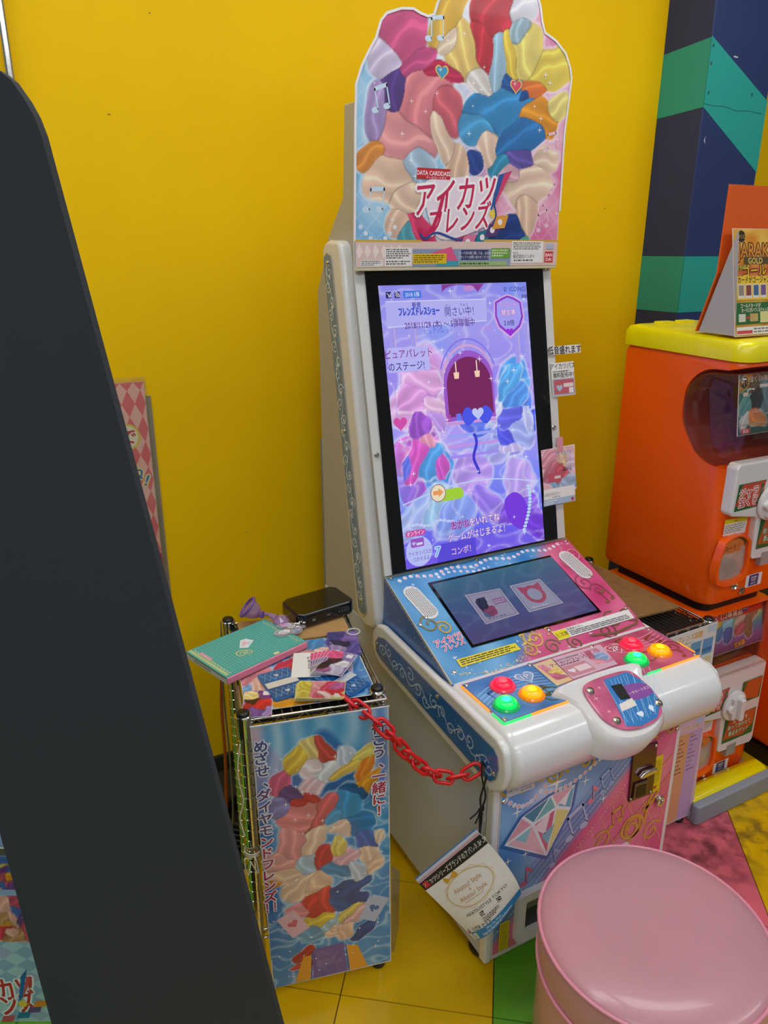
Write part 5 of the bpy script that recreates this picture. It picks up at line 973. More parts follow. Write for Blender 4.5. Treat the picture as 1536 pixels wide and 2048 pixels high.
# red plastic chain from shelf to machine; each link is its own part
RED = mat('red_plastic', 'd8141c', 0.35, coat=0.2)
A_ = SH_.p(0.196, 0.010, 0.006); B_ = Vector((0.731, 0.978, 0.560))
ch = thing('plastic_chain', 'red plastic chain slung from the left shelf to the game machine', 'chain', A_)
path = []
for i in range(400):
    t_ = i/399; q = A_.lerp(B_, t_); q.z += -0.072*math.sin(pi*t_)**0.9*(0.8+0.4*t_); 
    if t_ < 0.12: q = q+Vector((0.02, -0.05, 0))*math.sin(pi/2*t_/0.12)
    else: q = q+Vector((0.02, -0.05, 0))*(1-((t_-0.12)/0.88))
    path.append(q)
dist = [0]
for a, b in zip(path, path[1:]): dist.append(dist[-1]+(b-a).length)
pitch = 0.0285; nl = int(dist[-1]/pitch)
def at(d):
    for i in range(len(dist)-1):
        if dist[i+1] >= d: return path[i]
    return path[-1]
prof = []
for i in range(24):
    a = 2*pi*i/24; prof.append((0.0115*cos(a)+(0.0092 if cos(a) > 0 else -0.0092), 0.0112*sin(a), 0))
lm = MB().tube(prof, 0.0037, 8, True).mesh('link'); lm.materials.append(RED); lm.shade_smooth()
for i in range(nl+1):
    c0 = at(min(i*pitch, dist[-1])); d0 = at(min(i*pitch+0.008, dist[-1]))-at(max(i*pitch-0.008, 0)); d0.normalize()
    sd = d0.cross(Vector((0, 0, 1))).normalized(); upv = sd.cross(d0)
    ro = (i % 2)*pi/2+pi/4+random.uniform(-0.25, 0.25)
    v1 = sd*cos(ro)+upv*sin(ro); w1 = d0.cross(v1)
    o = bpy.data.objects.new('link', lm); C.objects.link(o); o.parent = ch
    M = Matrix((d0, v1, w1)).transposed().to_4x4(); M.translation = c0; o.matrix_local = M
settle(ch)
# cord and booklet at the machine's front left corner
bkn = Vector((-0.552, -0.833, 0.05)).normalized(); bku = Vector((0, 0, 1)).cross(bkn).normalized(); bkv = bkn.cross(bku)
BF = F((0.745, 0.94, 0.5), bku, bkv)
cd = thing('black_cord', 'black cord looped through the red chain end holding a booklet', 'cord', B_)
c0 = Vector((0.7315, 0.976, 0.562)); apex = BF.p(-0.031, -0.078, 0.004)
def cordpath(j): return spline([tuple(c0+Vector((0, 0, 0.006))), tuple(c0+Vector((-0.006+0.012*j, -0.008, -0.02))), tuple(c0.lerp(apex, 0.45)+Vector((0.006-0.012*j, -0.006, 0.0))), tuple(c0.lerp(apex, 0.7)+Vector((-0.002+0.004*j, -0.002, 0))), tuple(apex)], 6, False)
for j in (0, 1): MB().tube(cordpath(j), 0.0020, 6).build('strand', mat('black_cotton', '101011', 0.7), cd, 60)
kn = c0.lerp(apex, 0.62)
MB().tube([kn+Vector((0.005*cos(a)*0.8, -0.004, 0.005*sin(a))) for a in np.linspace(0, 6.0, 14)], 0.0022, 6).build('knot', MATS['black_cotton'], cd, 60)
MB().tube([tuple(kn), tuple(kn+Vector((-0.012, -0.004, -0.006))), tuple(kn+Vector((-0.026, -0.002, -0.016)))], 0.0016, 6).build('loose_end', MATS['black_cotton'], cd, 60)
MB().tube([tuple(kn), tuple(kn+Vector((-0.008, -0.005, -0.016))), tuple(kn+Vector((-0.014, -0.004, -0.03)))], 0.0016, 6).build('loose_end', MATS['black_cotton'], cd, 60)
settle(cd)
bo = thing('flyer_booklet', 'white shop flyer booklet hanging by black cord at the machine corner', 'booklet', apex)
pc = np.array([(-0.031, -0.073), (-0.147, -0.203), (-0.030, -0.330), (0.056, -0.205)])   # top corner, left, bottom, right
TL, TR_, BR, BL = pc[1], pc[0], pc[3], pc[2]
def page(s, t, lift): # s along top edge, t down; curved like a hanging sheet
    q = (TL*(1-s)+TR_*s)*(1-t)+(BL*(1-s)+BR*s)*t
    q = q+np.array([0.020, -0.012])*4*t*(1-t)*0.8*s+np.array([0.006, 0.012])*4*s*(1-s)*t*-1.4
    n = lift+0.012*math.sin(pi*s)*t+0.004*t*math.sin(3*s)
    return BF.p(q[0], q[1], n)
def pagemesh(name, lift, m, off=(0, 0)):
    mb = MB(); N = 12; vs = []
    for sgn in (0, -0.0006):
        for j in range(N+1):
            for i in range(N+1): vs.append(page(i/N, j/N, lift+sgn)+BF.u*off[0]+BF.v*off[1])
    K = (N+1)**2; fs = []
    for j in range(N):
        for i in range(N): a = j*(N+1)+i; fs += [(a, a+N+1, a+N+2, a+1), (K+a, K+a+1, K+a+N+2, K+a+N+1)]
    b1 = [i for i in range(N+1)]+[(j+1)*(N+1)-1 for j in range(1, N+1)]+[N*(N+1)+i for i in range(N-1, -1, -1)]+[j*(N+1) for j in range(N-1, 0, -1)]
    for a, b in zip(b1, b1[1:]+b1[:1]): fs.append((a, b, K+b, K+a))
    return mb.add(vs, fs).build(name, m, bo, 60)
for i, c in enumerate(('4a86c0', 'e6dfe2', 'cfd3da', 'e09aa8', 'efeeea')): pagemesh('page', 0.004+0.0016*i, mat('leaf_'+c, c, 0.6), (-0.0022*(4-i), 0.0015*(4-i)))
class PagePrint(Print):                                      # print that follows the curved top page: u = s, v = 1 - t scaled
    def _add(s, pts, cols, faces, lift=True):
        k = len(s.v); s.v += [page(a/0.175, 1-b/0.173, 0.0106+s.n) for a, b in pts]; s.c += list(cols); s.f += [tuple(i+k for i in f) for f in faces]
        if lift: s.n += s.step
P = PagePrint(BF, 0.0004)
P.bg(0.0, 0.0, 0.175, 0.173, lambda U, V: np.repeat(hx('eeece6')[None], len(U), 0), 0.012)
def strip(P, v0, v1, col, n=14, u0=0.0, u1=0.175):
    for i in range(n): a = u0+(u1-u0)*i/n; b = u0+(u1-u0)*(i+1)/n; P.poly([(a, v0), (b, v0), (b, v1), (a, v1)], col, False)
    P.n += 3e-5
strip(P, 0.153, 0.173, '1b1b1f'); P.text('アイカツ!シリーズブランドのアパレルSHOP', 0.092, 0.1625, 0.009, 'f2f0ec', sx=0.74, fat=0.01); P.poly([(0.004, 0.156), (0.02, 0.156), (0.018, 0.17), (0.008, 0.17)], 'c8283c')
P.stroke([(0.088+0.058*cos(t), 0.108+0.034*sin(t)) for t in np.linspace(0, 2*pi, 40)], 0.002, 'd8b878', True); P.stroke([(0.088+0.062*cos(t)+0.002*sin(t*12), 0.108+0.038*sin(t)+0.002*cos(t*12)) for t in np.linspace(0, 2*pi, 90)], 0.0012, 'd8c49a', True)
P.text('Aikatsu! Style', 0.088, 0.118, 0.010, 'c08a5a', fat=0.01); P.text('&', 0.088, 0.108, 0.007, 'c08a5a'); P.text('Aikatsu! Style', 0.088, 0.097, 0.010, 'c08a5a', fat=0.01); P.lines(0.06, 0.086, 0.116, 0.089, 1, 'c9a07a', 3)
P.poly(spline([(0.062, 0.146), (0.052, 0.153), (0.048, 0.146), (0.053, 0.139), (0.066, 0.144), (0.080, 0.140), (0.084, 0.147), (0.078, 0.153)], 4), 'd8a63a')
P.text("AIKATSU!STYLE TOKYO", 0.098, 0.062, 0.0082, '1f1f22', sx=1.0); P.poly(rounded(0.075, 0.043, 0.135, 0.054, 0.002), '16161a'); P.text('SHOP INFO', 0.105, 0.0485, 0.0085, 'f6f4f0', fat=0.015); P.lines(0.075, 0.028, 0.125, 0.041, 3, '44444a', 4)
P.text('ハガキ セット', 0.06, 0.026, 0.010, '2a2420', fat=0.02, sx=0.8, rot=-0.05); P.poly([(0.002, 0.018), (0.014, 0.022), (0.012, 0.034)], 'a02030')
for i in range(16): a = 0.012+0.163*i/16; b = 0.012+0.163*(i+1)/16; P.poly([(a, 0.0), (b, 0.0), (b, 0.021), (a, 0.021)], '2f86c4', False)
P.n += 3e-5
P.text('What the Shop', 0.095, 0.015, 0.006, 'dcecf6', fat=0.01); P.text('http://p-bandai.jp/aikatsu', 0.10, 0.007, 0.0075, 'e8f3fa', fat=0.01)
P.rect(0.016, 0.002, 0.032, 0.018, 'dfe6e6')
P.build('page_print', bo, PAPER); settle(bo)

# cords round the shelf post and cables behind
cc_ = spline([tuple(SH_.p(-0.010, -0.008, -0.04)), tuple(SH_.p(-0.018, -0.012, -0.10)), tuple(SH_.p(-0.012, -0.012, -0.16)), tuple(SH_.p(-0.020, -0.010, -0.20)), tuple(SH_.p(-0.014, -0.014, -0.24))], 6, False)
co = thing('string_tie', 'cream string wound round the front left post of the shelf', 'string', SH_.p(-0.01, -0.01, -0.3))
STR = mat('cream_string', 'd8d2b8', 0.8)
MB().tube(cc_, 0.0016, 6).build('string', STR, co, 60)
MB().tube([SH_.p(0.0+0.0155*cos(a), 0.005+0.0155*sin(a), -0.30+0.003*a/6) for a in np.linspace(0, 18, 50)], 0.0016, 6).build('knot_wrap', STR, co, 60)
for k in (0, 1): MB().tube(spline([tuple(SH_.p(-0.006, -0.012, -0.30)), tuple(SH_.p(-0.018+0.02*k, -0.02, -0.29)), tuple(SH_.p(-0.014+0.02*k, -0.02, -0.33)), tuple(SH_.p(-0.006, -0.014, -0.305))], 6, False), 0.0014, 6).build('bow_loop', STR, co, 60)
settle(co)
oc = MB().tube(spline([(0.41, 1.60, 0.62), (0.392, 1.60, 0.45), (0.385, 1.58, 0.30), (0.37, 1.56, 0.1), (0.36, 1.5, 0.008), (0.30, 1.42, 0.006)], 8, False), 0.0042, 8).build('orange_cable', mat('orange_rubber', 'a8501a', 0.5), None, 60); tag(oc, 'thin orange cable hanging behind the left shelf', 'cable')
wc = MB().tube(spline([(0.392, 1.541, 0.69), (0.384, 1.541, 0.5), (0.386, 1.54, 0.3), (0.38, 1.55, 0.1), (0.34, 1.58, 0.006), (0.25, 1.62, 0.006)], 8, False), 0.0025, 8).build('grey_cable', mat('grey_rubber', '77776a', 0.5), None, 60); tag(wc, 'thin grey cable hanging beside the back left shelf post', 'cable')
dk = thing('cable_coil', 'black coiled cable on the floor behind the left shelf', 'cable', (0.47, 1.62, 0))
for i in range(5): MB().tube([(0.47+(0.10-0.004*i)*cos(a), 1.64+(0.10-0.004*i)*sin(a)*0.9, 0.008+0.014*i) for a in np.linspace(0, 2*pi, 32)[:-1]], 0.007, 8, True).build('turn', BLACKP, dk, 60)
settle(dk)
fs_ = MB(); fs_.add([PBF.p(0.278, 0.30, -0.012), PBF.p(0.300, 0.26, -0.03), PBF.p(0.300, 0.10, -0.035), PBF.p(0.286, 0.05, -0.02), PBF.p(0.278, 0.06, -0.012)], [(0, 1, 2, 3, 4)])
f2 = fs_.build('clear_sheet', mat_clear('clear_film', 'dfe0cc', 0.8, 0.1, 0.12)); f2.modifiers.new('t', 'SOLIDIFY').thickness = 0.0006; tag(f2, 'clear film flap hanging behind the right edge of the blue poster board', 'film')

# ================================================================== CAPSULE VENDING MACHINES on the right
def vending(z0, upper):
    X0, X1, Y0, Y1 = 1.56, 1.86, 1.16, 1.535; H_ = 0.632 if upper else 0.555; ZB = -0.014 if upper else 0.0
    t = thing('vending_machine', 'upper orange capsule toy machine with yellow lid on the stack' if upper else 'lower orange capsule toy machine standing on the yellow base', 'vending machine', (1.71, 1.35, z0))
    pts = []
    rr_ = 0.04
    for cx, cy, a0, r in ((X0+rr_, Y0+rr_, pi, rr_), (X1-rr_, Y0+rr_, 1.5*pi, rr_), (X1-0.012, Y1-0.012, 0, 0.012), (X0+0.012, Y1-0.012, pi/2, 0.012)):
        pts += [(cx+r*cos(a0+pi/2*i/6), cy+r*sin(a0+pi/2*i/6)) for i in range(7)]
    zf = F((0, 0, z0), (1,0,0), (0,1,0)); ctr = np.array([1.71, 1.35])
    def ins(d): return [tuple(ctr+(np.array(p)-ctr)*np.array([1-d/0.15, 1-d/0.19])) for p in pts]
    body = MB(); k = len(pts); vs = []
    rings = [(0.02, ZB), (0.006, ZB+0.004), (0.0, ZB+0.018), (0.0, H_-0.022), (0.006, H_-0.006), (0.02 if not upper else 0.008, H_)]
    for d, h in rings: vs += [zf.p(x, y, h) for x, y in ins(d)]
    body.add(vs, [(q*k+i, q*k+(i+1) % k, (q+1)*k+(i+1) % k, (q+1)*k+i) for q in range(5) for i in range(k)]+[tuple(reversed(range(k))), tuple(range(5*k, 6*k))])
    bo_ = body.build('body', ORANGE, None, 40)
    win = spline([(1.11, 0.380), (1.20, 0.362), (1.255, 0.378), (1.287, 0.412), (1.312, 0.452), (1.318, 0.50), (1.308, 0.552), (1.265, 0.590), (1.20, 0.598), (1.12, 0.594)], 4)
    zs = (lambda z: z) if upper else (lambda z: 0.37+(z-0.37)*0.76)
    win = [(y, zs(z)) for y, z in win]
    cut = MB().fprism(F((0, 0, z0), (0, 1, 0), (0, 0, 1)), win, X0-0.03, X1-0.018).build('cutter', None)
    md = bo_.modifiers.new('window', 'BOOLEAN'); md.operation = 'DIFFERENCE'; md.object = cut; md.solver = 'EXACT'
    me = bpy.data.meshes.new_from_object(bo_.evaluated_get(bpy.context.evaluated_depsgraph_get())); bo_.modifiers.clear(); bo_.data = me; me.name = 'body'
    me.shade_smooth(); me.set_sharp_from_angle(angle=math.radians(35)); bpy.data.objects.remove(cut); bo_.parent = t
    # maroon liner with the chamber's shade put into its colour, clear dome, display card
    ln = MB(); bk_ = [q for q in win if q[0] > 1.19]; m2 = len(bk_)
    lv = [Vector((x, y*1.0-0.002, z0+z)) for x in (X0+0.004, X1-0.004) for y, z in bk_]
    ln.add(lv, [(i, i+1, m2+i+1, m2+i) for i in range(m2-1)])
    MB().xprism([(y, z0+z) for y, z in win if y > 1.165], X1-0.024, X1-0.0185).build('chamber_shade_end', mat('painted_chamber_shade', '8a2c16', 0.5), t)
    l_ = ln.build('chamber_shade_liner', mat('painted_chamber_shade', '8a2c16', 0.5), t); l_.modifiers.new('t', 'SOLIDIFY').thickness = 0.002
    dome = [(y*0.998+0.0, z) for y, z in spline([(1.135, 0.384), (1.20, 0.368), (1.252, 0.383), (1.282, 0.416), (1.306, 0.454), (1.312, 0.50), (1.302, 0.548), (1.262, 0.584), (1.20, 0.592), (1.15, 0.588), (1.122, 0.55), (1.112, 0.48), (1.118, 0.42)], 4)]
    dome = [(y, zs(z)) for y, z in dome]
    dm_ = MB(); kk = len(dome); dc = np.mean(dome, 0)
    secs = [(X0+0.004, 1.0), (X0-0.010, 0.985), (X0-0.016, 0.94), (X0-0.017, 0.5), (X0-0.017, 0.0)]
    for side in (0, 1):
        vs = []; 
        for x, sc_ in secs[:4]:
            xx = x if side == 0 else X0+X1-x
            vs += [Vector((xx, dc[0]+(y-dc[0])*sc_, z0+dc[1]+(z-dc[1])*sc_)) for y, z in dome]
        dm_.add(vs, [(q*kk+i, q*kk+(i+1) % kk, (q+1)*kk+(i+1) % kk, (q+1)*kk+i) for q in range(3) for i in range(kk)]+[tuple(range(3*kk, 4*kk))])
    fr_pts = [q for q in dome if q[0] < 1.20]; fr_pts = sorted(fr_pts, key=lambda q: math.atan2(q[1]-zs(0.48), q[0]-1.25) % (2*pi))
    mm = len(fr_pts); dm_.add([Vector((x, y, z0+z)) for x in (X0+0.004, X1-0.004) for y, z in fr_pts], [(i, i+1, mm+i+1, mm+i) for i in range(mm-1)])
    dm_.build('clear_window', mat_clear('clear_polycarbonate', 'fbf6f2', 0.8, 0.03, 0.012), t, 50)
    CF = F((1.592, 1.172, z0+(0.44 if upper else 0.418)), (1, 0, 0), (0, 0.14, 0.985)); ch_ = 0.148 if upper else 0.124; cdp = MB().fprism(CF, [(0, 0), (0.25, 0), (0.25, ch_), (0, ch_)], -0.002, 0).build('display_card', mat('white_board', 'd9d9d6', 0.5), t)
    P = Print(CF if upper else F(CF.o, CF.u, CF.v), 0.0004)
    if upper:
        P.bg(0.001, 0.001, 0.249, 0.147, petals([(0.02, 0.13, 0.03, 'c89a4a'), (0.05, 0.12, 0.03, '6a5a3a'), (0.07, 0.085, 0.04, '2a2c34'), (0.035, 0.07, 0.03, '5aa0a0'), (0.03, 0.04, 0.025, 'd8dcdc'), (0.065, 0.04, 0.03, 'e08a4a'), (0.10, 0.09, 0.04, '6a8a9a'), (0.15, 0.08, 0.05, '3a5a6a')], vgrad([(0, '1f4a42'), (0.07, '2f7a78'), (0.148, '4a6a5a')]), 0.008, 14, 3), 0.003)
        P.text('宝くじ1等賞品', 0.085, 0.134, 0.011, 'f0ead8', fat=0.02, outline='5a2a1a', ow=0.06); P.rect(0.075, 0.112, 0.15, 0.120, 'e8e6e0'); P.rect(0.015, 0.095, 0.032, 0.104, 'e8d8c0'); P.rect(0.012, 0.004, 0.045, 0.016, 'c83a3a'); P.text('景品', 0.028, 0.010, 0.008, 'f6e8e0'); P.rect(0.0, 0.024, 0.2, 0.027, 'a8a890'); P.text('カードホルダー', 0.062, 0.055, 0.007, 'e8e6da')
        P.poly(circle(0.018, 0.128, 0.014, 8), '3a2a1a'); P.text('宝くじ', 0.018, 0.128, 0.007, 'e8b84a', fat=0.02)
    else:
        P.bg(0.001, 0.001, 0.249, 0.123, petals([(0.035, 0.075, 0.03, '3a2c54'), (0.06, 0.09, 0.025, 'd8c44a'), (0.065, 0.065, 0.025, '4a8ac0'), (0.10, 0.085, 0.03, '8fd0e8'), (0.105, 0.055, 0.025, '3a62b0'), (0.13, 0.10, 0.022, '6ac08a'), (0.15, 0.085, 0.025, 'c8b8a4'), (0.155, 0.06, 0.022, 'c05a6a'), (0.185, 0.095, 0.03, 'a87a5a'), (0.18, 0.06, 0.03, '8a6a4a')], vgrad([(0, '6a3a6a'), (0.03, '8a5a9a'), (0.06, '4a8ab0'), (0.10, 'b4c86a'), (0.11, 'c83a2a'), (0.148, 'b82a22')]), 0.006, 16, 5), 0.003)
        P.rect(0.002, 0.097, 0.248, 0.123, 'c83a24'); P.text('宝くじ2等賞品', 0.092, 0.109, 0.0155, 'f4e8c8', fat=0.03, outline='7a1f14', ow=0.06); P.rect(0.158, 0.105, 0.180, 0.121, '1f3a86'); P.text('T-ARTS', 0.169, 0.113, 0.005, 'ffffff')
        P.poly(circle(0.022, 0.106, 0.016, 9), '3a2a1a'); P.text('宝くじ', 0.022, 0.106, 0.008, 'e8b84a', fat=0.02); P.text('全8種', 0.15, 0.015, 0.014, 'e8a030', fat=0.03, outline='4a1a2a', ow=0.06)
    P.build('card_picture', cdp)
    # white mechanism plate, knob, stickers, chute, lid
    PF_ = F((1.56, 1.155, z0), (1, 0, 0), (0, 0, 1))
    plp = [(0.012, 0.252), (0.020, 0.243), (0.108, 0.228), (0.118, 0.220), (0.122, 0.118), (0.128, 0.108), (0.262, 0.098), (0.274, 0.108), (0.274, 0.365), (0.262, 0.376), (0.022, 0.378), (0.012, 0.366)]
    plt_ = MB().fprism(PF_, plp, -0.02, 0.014).build('mechanism_plate', WHITE, t, bevel=0.005)
    P = Print(F((1.56, 1.141, z0), (1, 0, 0), (0, 0, 1)), 0.0004)
    for u0, v0, u1, v1, tx in ((0.022, 0.256, 0.128, 0.326, '宝くじ'), (0.132, 0.136, 0.262, 0.222, ''), (0.182, 0.256, 0.264, 0.326, '')):
        q = [(u0, v0), (u1-0.012, v0+0.002), (u1, v1), (u0+0.004, v1)] if tx else [(u0, v0), (u1, v0), (u1, v1), (u0, v1)]
        P.poly(q, '2f6a34'); P.poly([(u0+0.002, v0+0.014), (u1-0.008, v0+0.002), (u1-0.001, v1-0.002), (u0+0.02, v1-0.002)], 'd2482a' if tx else 'c8602a')
        if tx: P.text('ジャラ', u0+0.045, v1-0.024, 0.020, 'c82430', fat=0.03, outline='f4f0e8', ow=0.08, rot=0.05, sx=0.9); P.text('宝くじ', u0+0.047, v0+0.022, 0.020, 'c82430', fat=0.03, outline='f4f0e8', ow=0.08, rot=0.05, sx=0.9); P.stroke([(u1-0.026, v0+0.01), (u1-0.014, v0+0.03), (u1-0.012, v1-0.008)], 0.009, '2f5a34')
        elif u1-u0 > 0.1:
            P.poly([(u1-0.05, v0), (u1, v0), (u1, v0+0.04)], '1f7a3a'); P.text('宝くじを', 0.197, 0.203, 0.013, 'f4ecd8', fat=0.02, outline='7a2a14', ow=0.06); P.text('削って合わせて', 0.197, 0.183, 0.013, 'eaf0d0', fat=0.02, outline='2f5a2a', ow=0.06, sx=0.8); P.text('景品をゲット', 0.197, 0.162, 0.013, 'eaf0d0', fat=0.02, outline='2f5a2a', ow=0.06, sx=0.85)
    P.build('mechanism_stickers', plt_)
    kf = F((1.712, 1.139, z0+0.262), (1, 0, 0), (0, 0, 1))
    kb = MB().lathe(kf, [(0.046, 0.0), (0.046, 0.006), (0.042, 0.009), (0.0, 0.010)], 32).build('turn_knob', WHITE, t, 40)
    hp_ = []
    for i in range(60): a = 2*pi*i/60; r = 0.034+0.006*cos(6*a); hp_.append((r*cos(a), r*sin(a)))
    MB().fprism(kf, hp_, 0.008, 0.020).build('knob_grip', WHITE, kb, bevel=0.003)
    MB().fprism(kf, rounded(-0.009, -0.034, 0.009, 0.034, 0.006), 0.018, 0.034).build('knob_handle', WHITE, kb, bevel=0.004)
    MB().fbox(PF_, 0.160, 0.085, 0.198, 0.122, 0.0, 0.0155).build('coin_window', mat('grey_window', '9a9a94', 0.2, coat=0.4), t)
    arch = [(0.004, 0.062), (0.112, 0.056), (0.114, 0.150), (0.108, 0.168), (0.086, 0.182), (0.058, 0.186), (0.030, 0.180), (0.010, 0.160)]
    fr2 = MB(); sm = spline(arch, 3); ka = len(sm); ac = np.mean(sm, 0)
    vs = [PF_.p(x, y, -0.01) for x, y in sm]+[PF_.p(x, y, 0.012) for x, y in sm]+[PF_.p(*(ac+(np.array(q)-ac)*0.87), 0.010) for q in sm]+[PF_.p(*(ac+(np.array(q)-ac)*0.84), -0.02) for q in sm]
    ca = fr2.add(vs, [(q*ka+i, q*ka+(i+1) % ka, (q+1)*ka+(i+1) % ka, (q+1)*ka+i) for q in range(3) for i in range(ka)]).build('chute_frame', ORANGE, t, 40)
    dv = [tuple(ac+(np.array(q)-ac)*0.86) for q in sm]; MB().fprism(PF_, dv, -0.004, 0.0005).build('chute_door', mat('frosted_door', 'b8a498', 0.15, coat=0.5, noise=0.2, nscale=20), ca)
    P = Print(PF_, 0.001); up_ = [q for q in dv if q[1] > 0.135]; P.poly(up_, '3a6a34'); cu = np.mean(up_, 0); P.poly([tuple(cu+(np.array(q)-cu)*np.array([0.86, 0.86])+np.array([0, -0.004])) for q in up_], 'd8803a'); P.rect(0.026, 0.137, 0.09, 0.158, 'd0783a'); P.text('ふーう', 0.05, 0.150, 0.011, '3a2418', fat=0.02)
    P.build('door_sticker', ca)
    P = Print(F((1.56, 1.1597, z0), (1, 0, 0), (0, 0, 1)), 0.0004)
    P.poly([(0.020, 0.186), (0.104, 0.182), (0.106, 0.226), (0.020, 0.230)], 'e6e4de'); P.poly([(0.020, 0.218), (0.106, 0.214), (0.106, 0.226), (0.020, 0.230)], 'e8d81c'); P.lines(0.024, 0.19, 0.102, 0.214, 4, '9a9088', 4); P.text('お願い', 0.063, 0.2215, 0.006, 'c8341c')
    P.build('caution_sticker', t)
    P = Print(F((1.56, 1.1597, z0), (1, 0, 0), (0, 0, 1)), 0.0004)
    P.poly([(0.142, 0.016), (0.206, 0.016), (0.206, 0.052), (0.142, 0.052)], 'e9e9ea'); P.rect(0.155, 0.018, 0.192, 0.050, '1f2f72'); P.text('TAKARA', 0.1735, 0.042, 0.006, 'ffffff', sx=0.8, fat=0.02); P.text('TOMY', 0.1735, 0.034, 0.006, 'ffffff', fat=0.02); P.text('A.R.T.S', 0.1735, 0.025, 0.006, 'ffffff', sx=0.85, fat=0.02)
    P.build('maker_sticker', t)
    MB().lathe(F((1.656, 1.160, z0+0.034), (1, 0, 0), (0, 0, 1)), [(0.013, 0), (0.013, 0.004), (0.009, 0.006), (0.006, 0.003), (0, 0.003)], 16).build('cylinder_lock', CHROME, t, 35)
    MB().lathe(F((1.69, 1.1595, z0+0.612), (1, 0, 0), (0, 0, 1)), [(0.012, 0), (0.012, 0.004), (0.008, 0.005), (0, 0.004)], 16).build('top_screw', CHROME, t, 35)
    if upper:
        MB().fprism(zf, ins(0.03), -0.044, -0.013).build('stacking_foot', BLACKP, t)
        lid = MB(); l0 = [tuple(ctr+(np.array(p)-ctr)*1.03) for p in pts]; k = len(l0); vs = []
        for d, h0, h1 in ((0.0, H_-0.012, H_-0.006), (0.0, H_+0.022, H_+0.030), (0.006, H_+0.032, H_+0.042), (0.02, H_+0.036, H_+0.047)):
            for x, y in l0:
                s_ = (y-Y0)/(Y1-Y0); xx, yy = ctr+(np.array((x, y))-ctr)*np.array([1-d/0.15, 1-d/0.19]); vs.append(zf.p(xx, yy, h0+(h1-h0)*s_))
        lid.add(vs, [(q*k+i, q*k+(i+1) % k, (q+1)*k+(i+1) % k, (q+1)*k+i) for q in range(3) for i in range(k)]+[tuple(reversed(range(k))), tuple(range(3*k, 4*k))])
        lid.build('lid', YELLOWP, t, 40)
        for x in (1.64, 1.72): MB().box((x, 1.49, z0+H_+0.036), (x+0.05, 1.52, z0+H_+0.052)).build('lid_catch', YELLOWP, t, bevel=0.003)
    settle(t); return t
vending(0.63, True); vending(0.03, False)
bs = thing('stack_base', 'yellow and grey base plate under the capsule machine stack', 'base', (1.70, 1.3, 0))
MB().fprism(F((0, 0, 0), (1,0,0), (0,1,0)), rounded(1.536, 1.078, 1.866, 1.54, 0.02), 0.002, 0.028).build('plate', mat('grey_rubber_base', '8e9aa4', 0.5), bs, bevel=0.003)
MB().fprism(F((0, 0, 0), (1,0,0), (0,1,0)), rounded(1.534, 1.066, 1.862, 1.092, 0.010), 0.0, 0.062).build('front_kerb', MATS['grey_rubber_base'], bs, bevel=0.006)
MB().xprism([(1.088, 0.028), (1.088, 0.060), (1.10, 0.070), (1.128, 0.072), (1.150, 0.058), (1.152, 0.028)], 1.545, 1.85).build('yellow_step', YELLOWP, bs, 30, bevel=0.006)
settle(bs)
# gold sign on the lid
gs = thing('tabletop_sign', 'gold card sign with grey side flap standing on the yellow lid', 'sign', (1.66, 1.24, 1.305))
GF = F((1.572, 1.205, 1.304), (1, 0, 0), (0, 0.20, 0.98))
MB().fprism(GF, [(0, 0), (0.24, 0), (0.24, 0.246), (0, 0.246)], -0.002, 0).build('front_card', mat('white_board', 'd9d9d6', 0.5), gs)
P = Print(GF, 0.0004)
P.bg(0.001, 0.001, 0.239, 0.245, lambda U, V: mix(mix(hx('d88a1e'), hx('f4d060'), 0.5+0.7*hnoise(U, V, 16, 2)), hx('c8402a'), np.exp(-((V-0.15)/0.014)**2)*0.7), 0.004)
P.poly(circle(0.028, 0.228, 0.014, 8), '3a2a14'); P.text('宝くじ', 0.028, 0.228, 0.007, 'e8b84a', fat=0.02)
P.text('JARAKUJI', 0.012, 0.198, 0.034, 'd88a2c', fat=0.03, outline='5a3212', ow=0.06, sx=0.85, align='l'); P.rect(0.035, 0.166, 0.13, 0.182, '5a4a2a'); P.text('GOLD', 0.075, 0.174, 0.014, 'e8c860', fat=0.03)
P.text('ゴールド', 0.085, 0.152, 0.022, 'f0c82a', fat=0.03, outline='6a1a10', ow=0.08, rot=0.06); P.text('かがやく', 0.030, 0.158, 0.009, 'f4e04a', fat=0.02, outline='2f5a24', ow=0.06, rot=0.1)
P.rect(0.008, 0.084, 0.22, 0.138, 'f0c83a'); P.text('カードがゴージャスに', 0.075, 0.130, 0.012, '2a1a10', fat=0.03, sx=0.8)
for i, c in enumerate(('9a8a7a', '8a4a3a', '4a6a8a', '7a5a8a')): P.rect(0.012+0.026*i, 0.088, 0.034+0.026*i, 0.120, 'ece4d8'); P.rect(0.014+0.026*i, 0.094, 0.032+0.026*i, 0.118, c)
P.rect(0.004, 0.028, 0.22, 0.078, '2f6a34'); P.text('ゴールドカードが', 0.055, 0.071, 0.008, 'f2ecd0', fat=0.02, sx=0.85); P.text('カードに付いてくるチャンス!!', 0.072, 0.0605, 0.008, 'f2ecd0', fat=0.02, sx=0.7)
P.rect(0.012, 0.034, 0.036, 0.052, 'd8d4c4'); P.rect(0.052, 0.034, 0.08, 0.052, 'c8a86a'); P.poly([(0.038, 0.041), (0.046, 0.041), (0.046, 0.037), (0.051, 0.043), (0.046, 0.049), (0.046, 0.045), (0.038, 0.045)], 'd8342a'); P.rect(0.088, 0.030, 0.2, 0.056, 'e0d890')
P.rect(0.004, 0.004, 0.22, 0.022, 'ece8e4'); P.rect(0.006, 0.006, 0.06, 0.014, 'd04a4a'); P.lines(0.064, 0.006, 0.2, 0.02, 2, '8a8680', 3)
